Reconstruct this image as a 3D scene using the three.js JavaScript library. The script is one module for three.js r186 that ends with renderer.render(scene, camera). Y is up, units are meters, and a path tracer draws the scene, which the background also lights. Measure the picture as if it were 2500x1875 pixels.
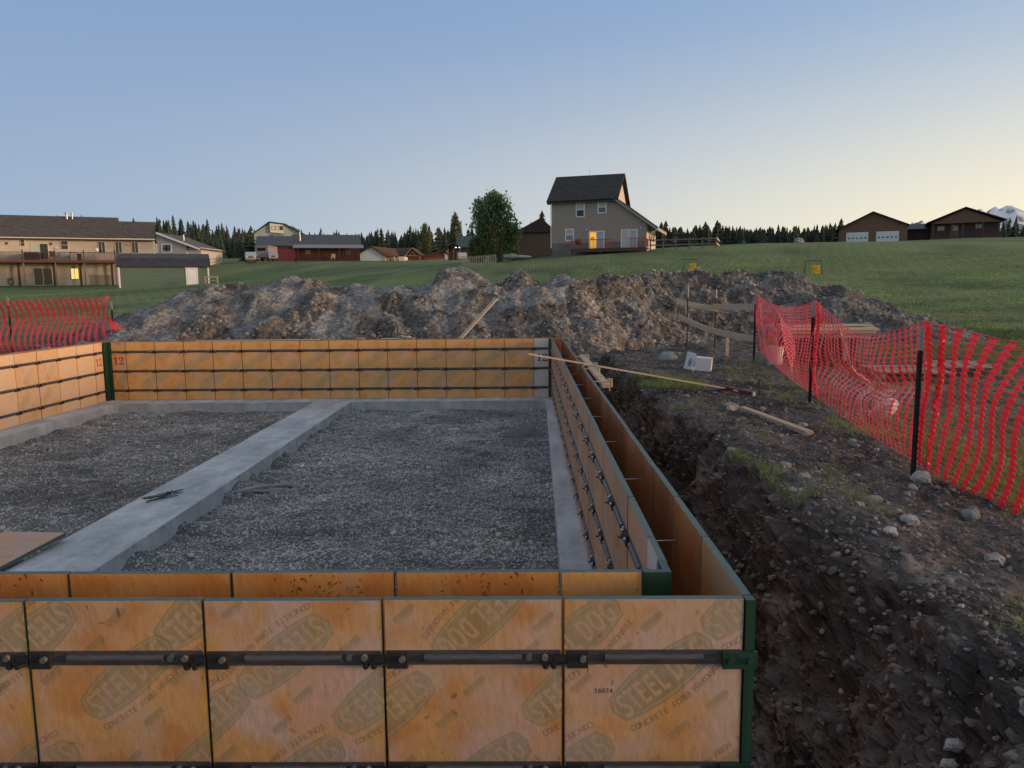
import * as THREE from 'three';
import { mergeGeometries } from 'three/addons/utils/BufferGeometryUtils.js';
import { createNoise2D, createNoise3D } from 'simplex-noise';

// ---------------------------------------------------------------- camera, sky, sun, exposure
const scene = new THREE.Scene();
const camera = new THREE.PerspectiveCamera(53.8, 4 / 3, 0.1, 12000);
camera.position.set(-0.13, 2.264, 2.435);
camera.rotation.order = 'YXZ';
camera.rotation.set(-0.1257, 0.0142, -0.0095);
const renderer = new THREE.WebGLRenderer();
renderer.toneMapping = THREE.LinearToneMapping;
renderer.toneMappingExposure = 1.0;
renderer.shadowMap.enabled = true;

const SUN_AZ = 104 * Math.PI / 180, SUN_EL = 5 * Math.PI / 180;      // azimuth to the right of -z
const sunDir = new THREE.Vector3(Math.sin(SUN_AZ) * Math.cos(SUN_EL), Math.sin(SUN_EL), -Math.cos(SUN_AZ) * Math.cos(SUN_EL));
{ // dusk sky: blue dome, pale band over the horizon, warm afterglow round the place where the sun went down
  const W = 1024, H = 512, d = new Float32Array(W * H * 4);
  const mix = (a, b, t) => a.map((v, i) => v + (b[i] - v) * t), ss = (a, b, x) => { const t = Math.min(1, Math.max(0, (x - a) / (b - a))); return t * t * (3 - 2 * t); };
  for (let j = 0; j < H; j++) for (let i = 0; i < W; i++) {
    const up = ((j + 0.5) / H - 0.5) * Math.PI, ro = ((i + 0.5) / W - 0.5) * 2 * Math.PI;
    const x = Math.cos(ro) * Math.cos(up), y = Math.sin(up), z = Math.sin(ro) * Math.cos(up);
    const e = Math.max(0, up) * 180 / Math.PI;
    const az = Math.acos(THREE.MathUtils.clamp((x * Math.sin(SUN_AZ) - z * Math.cos(SUN_AZ)) / Math.max(1e-4, Math.hypot(x, z)), -1, 1)) * 180 / Math.PI;
    const tm = ss(38, 123, az), tl = ss(48, 143, az);
    const zen = [0.45, 0.475, 0.53];
    const mid = mix([0.32, 0.49, 0.72], [0.245, 0.370, 0.59], tm);     // about 20 degrees up
    const low = mix([0.95, 0.93, 0.80], [0.36, 0.47, 0.62], tl);       // about 3 degrees up
    let c = mix(low, mid, ss(1, 21, e)); c = mix(c, zen, ss(20, 60, e));
    const g = Math.exp(-(az * az) / (2 * 54 * 54)) * Math.exp(-e / 7);
    const g2 = Math.exp(-(az * az) / (2 * 35 * 35)) * Math.exp(-e / 10);
    c = [c[0] + 0.40 * g + 0.8 * g2, c[1] + 0.09 * g + 0.42 * g2, Math.max(0.08, c[2] - 0.52 * g + 0.05 * g2)];
    if (up < 0) c = mix(c, [0.12, 0.12, 0.11], ss(0, 8, -up * 180 / Math.PI));
    d.set([c[0], c[1], c[2], 1], (j * W + i) * 4);
  }
  const t = new THREE.DataTexture(d, W, H, THREE.RGBAFormat, THREE.FloatType);
  t.mapping = THREE.EquirectangularReflectionMapping; t.magFilter = THREE.LinearFilter; t.minFilter = THREE.LinearFilter; t.needsUpdate = true;
  scene.background = t; scene.environment = t;
}
const sun = new THREE.DirectionalLight(new THREE.Color().setRGB(1.0, 0.66, 0.40), 3.3);
sun.position.copy(sunDir).multiplyScalar(300); sun.castShadow = true; sun.shadow.radius = 24;
Object.assign(sun.shadow.camera, { left: -120, right: 120, top: 60, bottom: -60, near: 1, far: 700 }); sun.shadow.mapSize.set(4096, 4096);
scene.add(sun); scene.add(sun.target);

// ---------------------------------------------------------------- helpers
function rng(seed) { let s = seed | 0; return () => { s = (s + 0x6d2b79f5) | 0; let t = Math.imul(s ^ (s >>> 15), 1 | s); t = (t + Math.imul(t ^ (t >>> 7), 61 | t)) ^ t; return ((t ^ (t >>> 14)) >>> 0) / 4294967296; }; }
const n2 = createNoise2D(rng(11)), n3 = createNoise3D(rng(12));
const fbm = (x, y, o = 4) => { let s = 0, a = 0.5, f = 1; for (let i = 0; i < o; i++) { s += a * n2(x * f + i * 17.3, y * f - i * 9.1); a *= 0.5; f *= 2.03; } return s; };
const ridge = (x, y, o = 3) => { let s = 0, a = 0.5, f = 1; for (let i = 0; i < o; i++) { s += a * (1 - Math.abs(n2(x * f + i * 31.7, y * f + i * 5.9))); a *= 0.5; f *= 2.1; } return s; };
const sstep = (a, b, x) => { const t = Math.min(1, Math.max(0, (x - a) / (b - a))); return t * t * (3 - 2 * t); };
const lerp = (a, b, t) => a + (b - a) * t, mix3 = (a, b, t) => [lerp(a[0], b[0], t), lerp(a[1], b[1], t), lerp(a[2], b[2], t)];
const DEG = Math.PI / 180;
const used = new Map();
function numbered(name) { const n = used.get(name) ?? 0; used.set(name, n + 1); return n ? name + '_' + String(n).padStart(3, '0') : name; }
function cast(o) { o.traverse((m) => { if (m.isMesh) { m.castShadow = true; m.receiveShadow = true; } }); return o; }
function tag(o, label, category, group, kind) { o.userData.label = label; if (category) o.userData.category = category; if (group) o.userData.group = group; if (kind) o.userData.kind = kind; return o; }
function thing(name, label, category, [x, y, z] = [0, 0, 0], turn = 0, group) {
  const o = new THREE.Group(); o.name = numbered(name); o.position.set(x, y, z); o.rotation.y = turn; scene.add(o); return tag(o, label, category, group);
}
const one = (g) => (Array.isArray(g) ? (g.length > 1 ? mergeGeometries(g.map((k) => { const c = k.index ? k.toNonIndexed() : k; for (const n of Object.keys(c.attributes)) if (!['position', 'normal', 'uv'].includes(n)) c.deleteAttribute(n); return c; })) : g[0]) : g);
function part(parent, name, g, m) { const o = new THREE.Mesh(one(g), m); o.name = name; parent.add(o); o.castShadow = o.receiveShadow = true; return o; }
function solo(name, g, m, label, category, group, kind) { const o = new THREE.Mesh(one(g), m); o.name = numbered(name); o.castShadow = o.receiveShadow = true; scene.add(o); return tag(o, label, category, group, kind); }
const box = (w, h, d, x = 0, y = 0, z = 0) => new THREE.BoxGeometry(w, h, d).translate(x, y, z);
const boxB = (x0, x1, y0, y1, z0, z1) => new THREE.BoxGeometry(x1 - x0, y1 - y0, z1 - z0).translate((x0 + x1) / 2, (y0 + y1) / 2, (z0 + z1) / 2);
const cyl = (r0, r1, h, x = 0, y = 0, z = 0, n = 10) => new THREE.CylinderGeometry(r1, r0, h, n).translate(x, y, z);
function rod(a, b, r, n = 6, r2 = r) { // cylinder from a to b
  const A = new THREE.Vector3(...a), B = new THREE.Vector3(...b), L = A.distanceTo(B), g = new THREE.CylinderGeometry(r2, r, L, n);
  g.applyQuaternion(new THREE.Quaternion().setFromUnitVectors(new THREE.Vector3(0, 1, 0), B.clone().sub(A).normalize())); return g.translate((A.x + B.x) / 2, (A.y + B.y) / 2, (A.z + B.z) / 2);
}
function beam(a, b, w, h) { // box along a -> b, width w across (horizontal), height h
  const A = new THREE.Vector3(...a), B = new THREE.Vector3(...b), X = B.clone().sub(A), L = X.length(); X.normalize();
  const Z = new THREE.Vector3().crossVectors(X, new THREE.Vector3(0, 1, 0)).normalize(), Y = new THREE.Vector3().crossVectors(Z, X);
  return new THREE.BoxGeometry(L, h, w).applyMatrix4(new THREE.Matrix4().makeBasis(X, Y, Z)).translate((A.x + B.x) / 2, (A.y + B.y) / 2, (A.z + B.z) / 2);
}
function prism(pts, z0, z1) { // outline in x, y, from z0 to z1
  const s = new THREE.Shape(pts.map(([x, y]) => new THREE.Vector2(x, y))); return new THREE.ExtrudeGeometry(s, { depth: z1 - z0, bevelEnabled: false }).translate(0, 0, z0);
}
const rgb = (r, g, b) => new THREE.Color().setRGB(r, g, b);
const mat = (c, rough = 0.9, extra = {}) => new THREE.MeshStandardMaterial({ color: Array.isArray(c) ? rgb(...c) : c, roughness: rough, ...extra });

function recentre(t, cx, turn) { // let a thing built in place turn about its own middle
  t.traverse((m) => { if (m.isMesh) m.geometry.translate(-cx, 0, 0); }); t.position.x += cx; t.rotation.y = turn; return t;
}
// ---------------------------------------------------------------- textures (grain only)
function tileNoise(N, freq, oct, seed) { // tileable value noise, 0..1
  const out = new Float32Array(N * N); let amp = 1, tot = 0;
  for (let o = 0; o < oct; o++, freq *= 2, amp *= 0.55) {
    const r = rng(seed + o * 101), F = freq, g = Float32Array.from({ length: F * F }, r); tot += amp;
    for (let y = 0; y < N; y++) { const fy = y / N * F, iy = Math.floor(fy), ty = fy - iy, sy = ty * ty * (3 - 2 * ty), y0 = (iy % F) * F, y1 = ((iy + 1) % F) * F;
      for (let x = 0; x < N; x++) { const fx = x / N * F, ix = Math.floor(fx), tx = fx - ix, sx = tx * tx * (3 - 2 * tx), x0 = ix % F, x1 = (ix + 1) % F;
        const a = g[y0 + x0] + (g[y0 + x1] - g[y0 + x0]) * sx, b = g[y1 + x0] + (g[y1 + x1] - g[y1 + x0]) * sx; out[y * N + x] += amp * (a + (b - a) * sy); } }
  }
  for (let i = 0; i < out.length; i++) out[i] /= tot; return out;
}
function dataTex(N, M, fn, srgb = true, repeat) {
  const d = new Uint8Array(N * M * 4);
  for (let i = 0; i < N * M; i++) { const c = fn(i % N, Math.floor(i / N), i); d[i * 4] = c[0]; d[i * 4 + 1] = c[1]; d[i * 4 + 2] = c[2]; d[i * 4 + 3] = 255; }
  const t = new THREE.DataTexture(d, N, M); t.magFilter = THREE.LinearFilter; t.minFilter = THREE.LinearFilter; t.wrapS = t.wrapT = THREE.RepeatWrapping;
  if (srgb) t.colorSpace = THREE.SRGBColorSpace; if (repeat) t.repeat.set(repeat[0], repeat[1]); t.needsUpdate = true; return t;
}
const rep = (t, x, y = x) => { const c = t.clone(); c.repeat.set(x, y); c.needsUpdate = true; return c; };
const NA = tileNoise(512, 4, 7, 5), NB = tileNoise(512, 32, 4, 77), NC = tileNoise(512, 3, 4, 901);
const grey = (v) => { const k = Math.max(0, Math.min(255, v * 255)); return [k, k, k]; };
// soil: fine crumbs and coarse patches; 1 tile = 2 m
const soilMap = dataTex(512, 512, (x, y, i) => grey(0.78 + 0.50 * (NA[i] - 0.5) + 0.55 * (NB[i] - 0.5)));
const soilBump = dataTex(512, 512, (x, y, i) => grey(0.5 + 1.0 * (NA[i] - 0.5) + 1.3 * (NB[i] - 0.5)), false);
// crushed gravel: cellular chips; 1 tile = 0.8 m
const gravelCells = (() => { const N = 512, C = 44, r = rng(31), px = [], out = new Float32Array(N * N), tone = new Float32Array(N * N);
  for (let i = 0; i < C * C; i++) px.push([r(), r(), r()]);
  for (let y = 0; y < N; y++) for (let x = 0; x < N; x++) { const fx = x / N * C, fy = y / N * C, ix = Math.floor(fx), iy = Math.floor(fy); let b = 9, b2 = 9, t = 0;
    for (let v = -1; v <= 1; v++) for (let u = -1; u <= 1; u++) { const p = px[((iy + v + C) % C) * C + ((ix + u + C) % C)], dd = Math.hypot(ix + u + p[0] - fx, iy + v + p[1] - fy); if (dd < b) { b2 = b; b = dd; t = p[2]; } else if (dd < b2) b2 = dd; }
    out[y * N + x] = Math.min(1, (b2 - b) * 2.2); tone[y * N + x] = t; }
  return [out, tone]; })();
const gravelMap = dataTex(512, 512, (x, y, i) => grey(0.66 + 0.22 * (gravelCells[1][i] - 0.5) + 0.08 * (gravelCells[0][i] - 0.5) + 0.40 * (NA[i] - 0.5)));
const gravelBump = dataTex(512, 512, (x, y, i) => grey(0.25 + 0.6 * gravelCells[0][i] * (0.4 + gravelCells[1][i] * 0.6)), false);
// concrete: trowel streaks and blotches
const concreteMap = dataTex(512, 512, (x, y, i) => { const s = NA[(y * 512 + ((x * 3) % 512))], v = 0.80 + 0.34 * (NC[i] - 0.5) + 0.24 * (s - 0.5) + 0.12 * (NB[i] - 0.5) - (NA[(i * 7 + 1313) % 262144] > 0.72 ? 0.16 : 0); return [v * 252, v * 254, v * 255].map((k) => Math.min(255, k)); });
const concreteBump = dataTex(512, 512, (x, y, i) => grey(0.5 + 0.6 * (NA[i] - 0.5) + 0.4 * (NB[i] - 0.5)), false);
// grass: fine speckle, seed heads
const grassMap = dataTex(512, 512, (x, y, i) => { const v = 0.72 + 0.75 * (NB[i] - 0.5) + 0.45 * (NA[i] - 0.5), w = NC[i] - 0.5; return [v * (232 + 60 * w), v * 240, v * (205 - 40 * w)].map((k) => Math.max(0, Math.min(255, k))); });
const grassBump = dataTex(512, 512, (x, y, i) => grey(0.5 + 1.2 * (NB[i] - 0.5) + 0.5 * (NA[i] - 0.5)), false);
// sawn lumber: long grain along u
const lumberMap = dataTex(512, 128, (x, y) => { const i = (y * 4 % 512) * 512 + (x >> 2), j = ((y * 13) % 512) * 512 + (x >> 3), v = 0.82 + 0.30 * (NA[j] - 0.5) + 0.22 * (NB[i] - 0.5); return [v * 250, v * 246, v * 236].map((k) => Math.min(255, k)); });
// roof shingles / painted siding seen from far: faint courses
const shingleMap = dataTex(256, 256, (x, y, i) => { const row = y >> 4, k = NB[(row * 37 % 512) * 512 + ((x >> 3) * 11 + row * 53) % 512]; return grey(0.78 + 0.4 * (k - 0.5) + ((y & 15) < 2 ? -0.10 : 0)); });
const sidingBump = dataTex(8, 64, (x, y) => grey(((y % 8) / 8)), false);

// ---------------------------------------------------------------- lie of the land
const LAND = [[1.8, 4, .6], [1.8, -7, .66], [1.9, -1, .70], [2.4, -2.6, .70], [1.9, .6, .68], [2.7, -1.4, .62], [3.2, -4, .68], [3.8, -8, .70], [4.6, -13, .72], [9, -12, .75], [14, 2, .62], [3.5, -3.1, .50], [4.3, -.7, .16], [6.5, 0, .15], [-11, 0, .65], [-11, -15, .80], [-3, -15.5, .7], [4, -20, .95],
  [-12.5, -24, .95], [-20, -40, 1.25], [-64, -84, 3.05], [-48, -93, 3.05], [-39, -80, 2.85], [-44, -120, 6.75], [-45, -148, 7.9], [-32, -150, 7.75], [-12, -145, 7.5], [-3, -85, 5.3], [3, -78, 5.5], [13, -75, 5.9], [18, -74, 6.15],
  [18.8, -47, 3.0], [11.3, -50, 3.3], [73, -157, 10.95], [92, -157, 11.6], [44, -120, 8.75], [60, -40, 3.0], [100, -60, 4.6], [100, 0, 1.5], [-60, 0, .8], [-60, -40, 1.2], [0, 40, .6], [60, 40, .8], [-60, 40, .6],
  [-30, -165, 8.4], [0, -200, 11], [60, -200, 12], [-60, -200, 11], [125, -165, 12.2], [-110, -90, 3.0], [-110, -160, 8]];
const TPS = (() => { // thin-plate spline through the points above
  const n = LAND.length, U = (r2) => (r2 > 1e-9 ? 0.5 * r2 * Math.log(r2) : 0), S = 50, N = n + 3, A = [], b = [];
  for (let i = 0; i < n; i++) { const row = []; for (let j = 0; j < n; j++) row.push(U(((LAND[i][0] - LAND[j][0]) ** 2 + (LAND[i][1] - LAND[j][1]) ** 2) / (S * S)) + (i === j ? 0.002 : 0)); row.push(1, LAND[i][0] / S, LAND[i][1] / S); A.push(row); b.push(LAND[i][2]); }
  for (let k = 0; k < 3; k++) { const row = []; for (let j = 0; j < n; j++) row.push(k === 0 ? 1 : LAND[j][k - 1] / S); row.push(0, 0, 0); A.push(row); b.push(0); }
  for (let i = 0; i < N; i++) { let p = i; for (let k = i + 1; k < N; k++) if (Math.abs(A[k][i]) > Math.abs(A[p][i])) p = k; [A[i], A[p]] = [A[p], A[i]]; [b[i], b[p]] = [b[p], b[i]];
    for (let k = i + 1; k < N; k++) { const f = A[k][i] / A[i][i]; if (f) { for (let j = i; j < N; j++) A[k][j] -= f * A[i][j]; b[k] -= f * b[i]; } } }
  const w = new Array(N); for (let i = N - 1; i >= 0; i--) { let s = b[i]; for (let j = i + 1; j < N; j++) s -= A[i][j] * w[j]; w[i] = s / A[i][i]; }
  return (x, z) => { x = Math.max(-125, Math.min(130, x)); z = Math.max(-205, Math.min(45, z)); let s = w[n] + w[n + 1] * x / S + w[n + 2] * z / S; for (let i = 0; i < n; i++) s += w[i] * U(((x - LAND[i][0]) ** 2 + (z - LAND[i][1]) ** 2) / (S * S)); return s; };
})();
const PIT = { l: -10.1, r: 1.72, b: -14.75, f: 1.15 };
function pitSide(x, z) { // > 0 outside the pit, metres
  const e = 0.10 * n2(z * 0.55, 3.1) + 0.05 * n2(z * 2.3, 7.7), e2 = 0.12 * n2(x * 0.6, 9.3) + 0.05 * n2(x * 2.1, 1.2);
  const dx = Math.max(x - PIT.r - e, PIT.l + e - x), dz = Math.max(z - PIT.f - e2, PIT.b + e2 - z);
  return dx > 0 && dz > 0 ? Math.hypot(dx, dz) : Math.max(dx, dz);
}
function dirtMask(x, z) { // 1 bare soil, 0 grass
  const d = pitSide(x, z); let m = 1 - sstep(1.25, 1.8, d + 0.45 * fbm(x * 0.9, z * 0.9, 3) + (z < -13 ? -2.5 : 0) - (x > 1 ? 0.40 : 0));
  const yard = (1 - sstep(2.0, 4.2, Math.hypot((x - 5.6) * 0.85, (z + 10.5) * 0.62) + 1.6 * fbm(x * 0.5, z * 0.5, 3))) * 0.85;   // trodden ground by the lumber
  const scrub = 0.55 * sstep(0.05, 0.35, fbm(x * 0.35 + 5, z * 0.35, 3)) * (1 - sstep(5, 12, d));
  return Math.max(m, yard, scrub);
}
function groundY(x, z, rough = true) {
  const nat = TPS(x, z); const d = pitSide(x, z); let y = nat;
  if (d < 3) {
    const near = sstep(-5, -0.5, z) * (x > 0 ? 1 : 0), w = lerp(0.30, 0.72, near);
    const t = sstep(-w, 0.10, d), lip = 0.06 * Math.exp(-((d - 0.35) ** 2) / 0.12);
    const floor = -0.34 + 0.16 * Math.exp(d / 0.30) + 0.05 * n2(x * 2.2, z * 2.2);
    y = lerp(floor, nat + lip, t) ;
  }
  if (rough) {
    const dist = Math.hypot(x, z + 6);
    if (dist < 60) { const m = dirtMask(x, z), a = 1 - sstep(25, 60, dist);
      y += a * (m * (0.055 * fbm(x * 1.3, z * 1.3, 3) + 0.05 * (ridge(x * 2.6, z * 2.6, 3) - 0.45) + 0.014 * n2(x * 11, z * 11)) + (1 - m) * 0.05 * fbm(x * 0.8, z * 0.8, 3)); }
    y += 0.35 * sstep(20, 60, dist) * (1 - sstep(150, 200, dist)) * fbm(x * 0.05, z * 0.05, 3) * 0.6;
  }
  return y;
}
function bankPush(p) { // cut bank: push the face in and out along its slope's normal
  const [x, y, z] = p, d = pitSide(x, z); if (d > 0.12 || d < -0.9 || x < 0.9) return p;
  const w = sstep(-0.9, -0.35, d) * (1 - sstep(-0.02, 0.12, d)), near = sstep(-5, -0.5, z);
  const k = w * (0.11 * n3(x * 1.3, y * 1.5, z * 1.7) + 0.07 * n3(x * 4, y * 4, z * 4.4) + 0.045 * n3(x * 9, y * 9, z * 9) + 0.024 * n3(x * 19, y * 19, z * 19));
  return [x - k * lerp(0.95, 0.70, near), y + k * lerp(0.25, 0.70, near), z];
}
function lines(spec, lo, hi, grow = 1.14) { // grid lines: [from, to, step] pieces, then growing steps out to lo and hi
  const a = []; for (const [f, t, s] of spec) for (let v = f; v < t - s * 0.5; v += s) a.push(v); a.push(spec[spec.length - 1][1]);
  let s = spec[0][2], v = spec[0][0]; const l = []; while (v > lo) { s *= grow; v -= s; l.push(v); } a.unshift(...l.reverse());
  s = spec[spec.length - 1][2]; v = a[a.length - 1]; while (v < hi) { s *= grow; v += s; a.push(v); } return a;
}
function sheet(xs, zs, Y, col, extra, ku = 0.9, kv = 0) {
  const nx = xs.length, nz = zs.length, P = new Float32Array(nx * nz * 3), C = new Float32Array(nx * nz * 3), UV = new Float32Array(nx * nz * 2), I = new Uint32Array((nx - 1) * (nz - 1) * 6);
  for (let j = 0, k = 0; j < nz; j++) for (let i = 0; i < nx; i++, k++) { let p = [xs[i], Y(xs[i], zs[j]), zs[j]]; if (extra) p = extra(p); P.set(p, k * 3); C.set(col(xs[i], zs[j], p[1], p), k * 3); UV.set([(p[0] + p[1] * ku) / 2, (p[2] + p[1] * kv) / 2], k * 2); }
  for (let j = 0, q = 0; j < nz - 1; j++) for (let i = 0; i < nx - 1; i++) { const a = j * nx + i; I[q++] = a; I[q++] = a + nx; I[q++] = a + 1; I[q++] = a + 1; I[q++] = a + nx; I[q++] = a + nx + 1; }
  const g = new THREE.BufferGeometry(); g.setAttribute('position', new THREE.BufferAttribute(P, 3)); g.setAttribute('color', new THREE.BufferAttribute(C, 3)); g.setAttribute('uv', new THREE.BufferAttribute(UV, 2)); g.setIndex(new THREE.BufferAttribute(I, 1)); g.computeVertexNormals(); return g;
}
const SOIL_DARK = [0.072, 0.061, 0.054], SOIL_GREY = [0.160, 0.138, 0.122], SOIL_PALE = [0.31, 0.265, 0.235], GRASS_A = [0.165, 0.265, 0.062], GRASS_B = [0.26, 0.32, 0.10], GRASS_D = [0.085, 0.150, 0.038];
function grassTone(x, z) {
  const a = fbm(x * 0.06, z * 0.16, 4), b = fbm(x * 0.35 + 40, z * 0.7, 3);
  let c = mix3(GRASS_A, GRASS_B, sstep(-0.25, 0.35, a + 0.3 * b)); return mix3(mix3(c, [0.24, 0.235, 0.10], 0.6 * sstep(0.10, 0.40, fbm(x * 0.07 - 33, z * 0.20, 4))), GRASS_D, 0.9 * sstep(0.02, 0.32, fbm(x * 0.09 + 90, z * 0.26, 4)));
}
function roadMask(x, z) { // gravel lane in front of the far houses
  const zc = -141 + 0.02 * x + 2.0 * Math.sin(x * 0.03), w = 2.6; return x < -2 ? (1 - sstep(w * 0.8, w * 1.2, Math.abs(z - zc))) * sstep(-2, -14, x) : 0;
}
{
  const xs = lines([[-11, 0.6, 0.16], [0.6, 0.95, 0.05], [0.95, 1.9, 0.016], [1.9, 4.4, 0.04], [4.4, 9, 0.08]], -3200, 3200), zs = lines([[-16, -9, 0.07], [-9, 1.3, 0.045]], -3200, 900);
  const col = (x, z, y) => {
    const m = dirtMask(x, z), d = pitSide(x, z);
    const p1 = fbm(x * 0.8 + 3, z * 0.8 + y * 0.9, 4), p2 = fbm(x * 0.55 + 20, z * 0.55 - y * 0.8, 4);
    let soil = mix3(SOIL_GREY, SOIL_PALE, 0.8 * sstep(0.05, 0.5, p1)); soil = mix3(soil, SOIL_DARK, 0.9 * sstep(-0.12, 0.22, p2));
    if (x > 4.2) soil = mix3(soil, [0.24, 0.2, 0.15], 0.5);
    let g = grassTone(x, z); const r = roadMask(x, z); g = mix3(g, [0.36, 0.33, 0.29], r);
    return mix3(g, soil, m);
  };
  const g = sheet(xs, zs, groundY, col, bankPush);
  const m = mat(0xffffff, 1, { vertexColors: true, map: soilMap, bumpMap: soilBump, bumpScale: 0.06 });
  const o = solo('ground', g, m, 'grassy ground with the bare soil of the dug trench and its banks', 'ground', null, 'structure'); o.userData.kind = 'structure';
}
// far ridge the wood stands on
const ridgeY = (x, z) => { const px = [[-500, 20], [-260, 27], [-185, 27], [-130, 17], [-60, 14], [0, 13], [80, 13], [250, 14], [600, 18]]; let h = px[0][1]; for (let i = 0; i < px.length - 1; i++) if (x >= px[i][0]) h = lerp(px[i][1], px[i + 1][1], sstep(px[i][0], px[i + 1][0], Math.min(x, px[i + 1][0]))); return lerp(TPS(x, z) - 2, h, sstep(-290, -420, z)) + 2 * fbm(x * 0.02, z * 0.02, 3); };
{
  const xs = [], zs = []; for (let x = -600; x <= 700; x += 12) xs.push(x); for (let z = -700; z <= -280; z += 10) zs.push(z);
  solo('hill', sheet(xs, zs, (x, z) => (z < -560 ? ridgeY(x, -560) * sstep(-700, -560, z) : ridgeY(x, z)), (x, z) => mix3([0.05, 0.065, 0.03], [0.08, 0.09, 0.045], 0.5 + fbm(x * 0.03, z * 0.03, 3))), mat(0xffffff, 1, { vertexColors: true }), 'long wooded ridge behind the far houses', 'hill', null, 'structure');
}
{ // snowy mountain on the skyline: rock and snow on a real slope
  const peaks = [[1150, 4000, 250, 900], [1940, 4000, 324, 500], [2060, 4000, 326, 420], [2360, 4000, 378, 330], [2500, 4000, 418, 300], [2440, 4010, 406, 240], [2720, 4050, 330, 480], [3200, 4100, 300, 700]];
  const Y = (x, z) => { let h = -5; for (const [px, pz, ph, r] of peaks) { const d = Math.hypot((x - px) / r, (z + pz) / (r * 1.2)); h = Math.max(h, ph * (1.02 - Math.sqrt(d * d * 0.55 + 0.0006))); } return h + 26 * fbm(x * 0.006, z * 0.006, 5) - 10 * ridge(x * 0.012, z * 0.012, 3); };
  const xs = [], zs = []; for (let x = 700; x <= 3900; x += 16) xs.push(x); for (let z = -4700; z <= -3400; z += 16) zs.push(z);
  const snow = (x, z, y) => { const s = sstep(0.30, 0.42, 0.36 + 0.55 * fbm(x * 0.012, z * 0.012, 5) + (y - 300) * 0.0022); return mix3([0.17, 0.17, 0.175], [0.78, 0.79, 0.80], s); };
  solo('hill', sheet(xs, zs, Y, snow), mat(0xffffff, 1, { vertexColors: true }), 'distant mountain with patches of snow', 'mountain', null, 'structure');
}

// ---------------------------------------------------------------- spoil heap: tipped loads side by side
// [x, z, height above ground, reach x, reach z, kind]  kind 0 grey sandy gravel, 1 brown cloddy soil, 2 pinkish clods
const HEAPS = [[-9.2, -17.0, 1.45, 2.6, 2.7, 0], [-10.6, -16.7, 0.7, 2.4, 2.2, 1], [-8.0, -18.6, 1.75, 2.2, 2.8, 1], [-6.6, -18.4, 2.05, 2.4, 3.3, 0], [-5.9, -18.2, 1.95, 1.5, 2.6, 1], [-4.7, -18.3, 1.75, 2.0, 3.0, 0], [-7.0, -16.4, 1.0, 1.6, 1.5, 0],
  [-3.5, -18.4, 1.75, 1.9, 3.1, 0], [-2.9, -17.3, 1.35, 1.4, 2.2, 1], [-4.6, -16.6, 1.0, 1.3, 1.6, 1], [-1.9, -18.6, 2.30, 2.4, 3.6, 0], [-1.4, -17.2, 1.55, 1.4, 2.2, 2], [-0.2, -18.6, 2.05, 1.8, 3.3, 1], [0.9, -18.8, 1.95, 2.2, 3.3, 0], [0.2, -17.2, 1.3, 1.4, 2.2, 2], [1.3, -17.6, 1.55, 1.5, 2.6, 2],
  [2.4, -19.4, 1.85, 2.0, 3.2, 1], [3.6, -20.0, 1.85, 2.2, 3.0, 1], [4.9, -20.4, 1.95, 2.2, 2.8, 1], [6.2, -20.6, 1.85, 2.2, 2.8, 1], [7.6, -20.4, 1.85, 2.5, 3.2, 3], [8.6, -19.6, 1.45, 2.6, 3.6, 3], [9.7, -18.4, 0.8, 2.2, 3.2, 3]];
function heapAt(x, z) {
  const wx = x + 0.22 * fbm(x * 0.9, z * 0.9, 3), wz = z + 0.22 * fbm(x * 0.9 + 9, z * 0.9, 3); let h = 0, kind = x > 6.6 ? 3 : fbm(x * 0.35 + 4, z * 0.35, 2) > 0.02 ? 1 : x > 1.6 ? 1 : 0, best = 0, second = 0;
  const zc = lerp(-18.3, -20.4, sstep(0.5, 4.5, x)), bh = (x < 2 ? 1.62 : 1.72) * sstep(-12.2, -8.2, x) * (1 - sstep(7.2, 11.2, x)); best = bh * Math.min(1.0, 1.32 - Math.abs(wz - zc) / (x < 1 ? 3.1 : 2.6));
  for (const [hx, hz, H, rx, rz, k] of HEAPS) { const d = Math.hypot((wx - hx) / rx, (wz - hz) / rz), v = H * (1.10 - Math.sqrt(d * d * 0.9 + 0.012)); if (v > best) { second = best; best = v; kind = k; } else if (v > second) second = v; }
  const q = 0.30, diff = Math.max(0, q - (best - second)); h = best + (best > 0 ? diff * diff / (4 * q) : 0);
  return [h, kind];
}
function moundY(x, z) {
  const [h, k] = heapAt(x, z), a = sstep(0, 0.35, h); let y = TPS(x, z) - 0.18 + h;
  const clod = k === 0 ? 0.12 : k === 3 ? 0.4 : 1;
  y += a * (0.22 * fbm(x * 0.75, z * 0.75, 2) + clod * (0.20 * (ridge(x * 1.3, z * 1.3, 3) - 0.5) + 0.11 * fbm(x * 4.2, z * 4.2, 3)) + (k === 0 ? 0.008 : 0.03) * n2(x * 9, z * 9));
  return y;
}
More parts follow.
